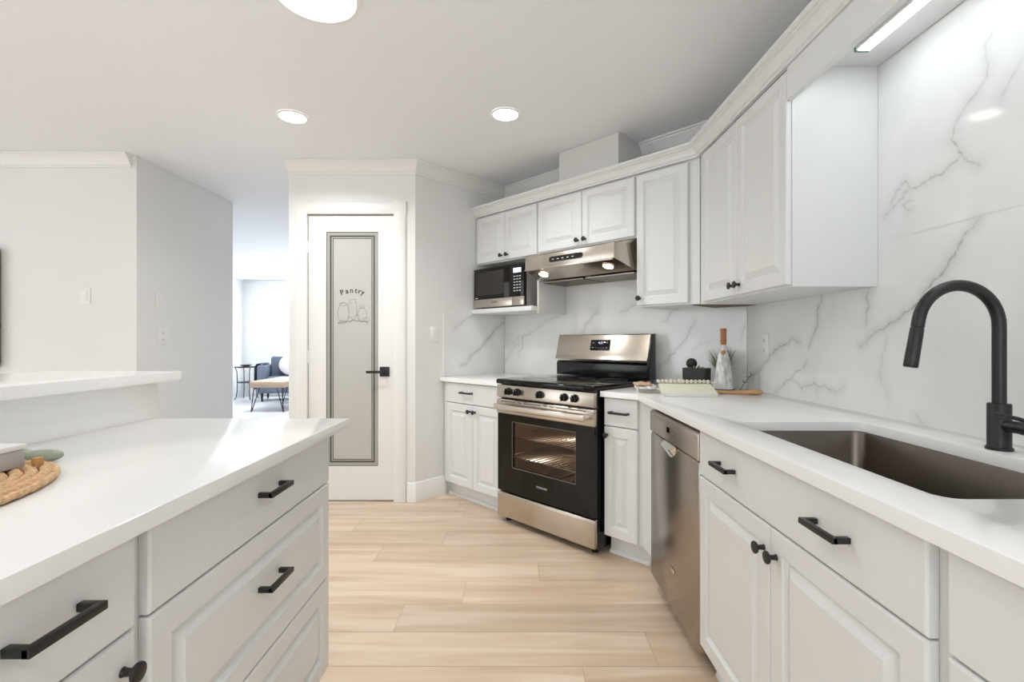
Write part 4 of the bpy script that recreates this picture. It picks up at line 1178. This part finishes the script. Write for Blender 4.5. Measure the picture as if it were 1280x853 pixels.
def sofa_at(x, y, z=0.0): return (sx0 + (x + .6) * math.cos(sa) - y * math.sin(sa), sy0 + (x + .6) * math.sin(sa) + y * math.cos(sa), z)
sf = thing('sofa', 'small blue-grey fabric sofa near the living room window', 'sofa', sofa_at(0, 0), sa)
g = G(); g.box(-.58, .58, .04, .68, .16, .30, .02); g.build('base', M['sofa'], sf)
for sx in (-1, 1):
    g = G(); g.box(sx * .525 - .075, sx * .525 + .075, 0, .68, .17, .70, .04); g.build('armrest', M['sofa'], sf)
g = G(); g.box(-.448, .448, .48, .70, .30, .86, .05); g.build('backrest', M['sofa'], sf)
g = G(); g.box(-.446, .446, .02, .478, .302, .47, .04); g.build('seat_cushion', M['sofa'], sf)
for lx in (-.52, .52):
    for ly in (.08, .6):
        g = G(); g.lathe([(.016, .0005), (.028, .169)], T((lx, ly, 0)), 12); g.build('leg', M['iron'], sf)
pw = thing('throw_pillow', 'pale throw pillow propped on the sofa', 'pillow', sofa_at(-.10, .30, .475), sa)
g = G(); MM = rotX(-14) @ rotY(12); g.ball((.0, 0, .225), .25, sx=.9, sy=.24, sz=.86, u=24, v=16, M=MM); g.build('cushion', M['pillow'], pw)
tb = thing('throw_blanket', 'dark navy throw draped over the left sofa arm', 'blanket', sofa_at(-.525, .26), sa)
g = G()
xs = [(-.105, .24), (-.102, .45), (-.096, .66), (-.07, .712), (0, .720), (.07, .712)]
cols = []
for j in range(9):
    y = -.19 + .38 * j / 8
    cols.append([g.bm.verts.new((x - .012 - (.010 * math.sin(j * 1.9 + i) if i < 3 else 0), y, z + (.004 * math.sin(j * 1.7) if i > 2 else 0))) for i, (x, z) in enumerate(xs)])
for A, B in zip(cols, cols[1:]):
    for i in range(len(xs) - 1): g.bm.faces.new((A[i], A[i + 1], B[i + 1], B[i]))
o = g.build('drape', M['throw'], tb, angle=80); sd = o.modifiers.new('solid', 'SOLIDIFY'); sd.thickness = .012; sd.offset = 1
ct = thing('coffee_table', 'wood slab coffee table on black hairpin legs in the living room', 'table', (-4.05, 8.40, 0))
g = G(); g.box(-.28, .28, -.55, .55, .40, .50, .004); g.build('tabletop', M['tabletop'], ct)
for sx in (-1, 1):
    for sy in (-1, 1):
        g = G(); g.tube([(sx * .23, sy * .51, .399), (sx * .262, sy * .53, .012), (sx * .268, sy * .535, .006), (sx * .258, sy * .525, .012), (sx * .14, sy * .50, .399)], .008, 8); g.build('leg', M['iron'], ct)
mg = thing('magazine', 'open grey magazine on the coffee table', 'magazine', (-3.98, 8.2, .5006), math.radians(20))
g = G(); g.prism([(-.16, 0), (-.08, .006), (0, .002), (.08, .006), (.16, 0), (.16, .003), (.08, .010), (0, .006), (-.08, .010), (-.16, .003)], -.11, .11, axis='y'); g.build('pages', mat('grey_page', (176, 180, 188), .6), mg)
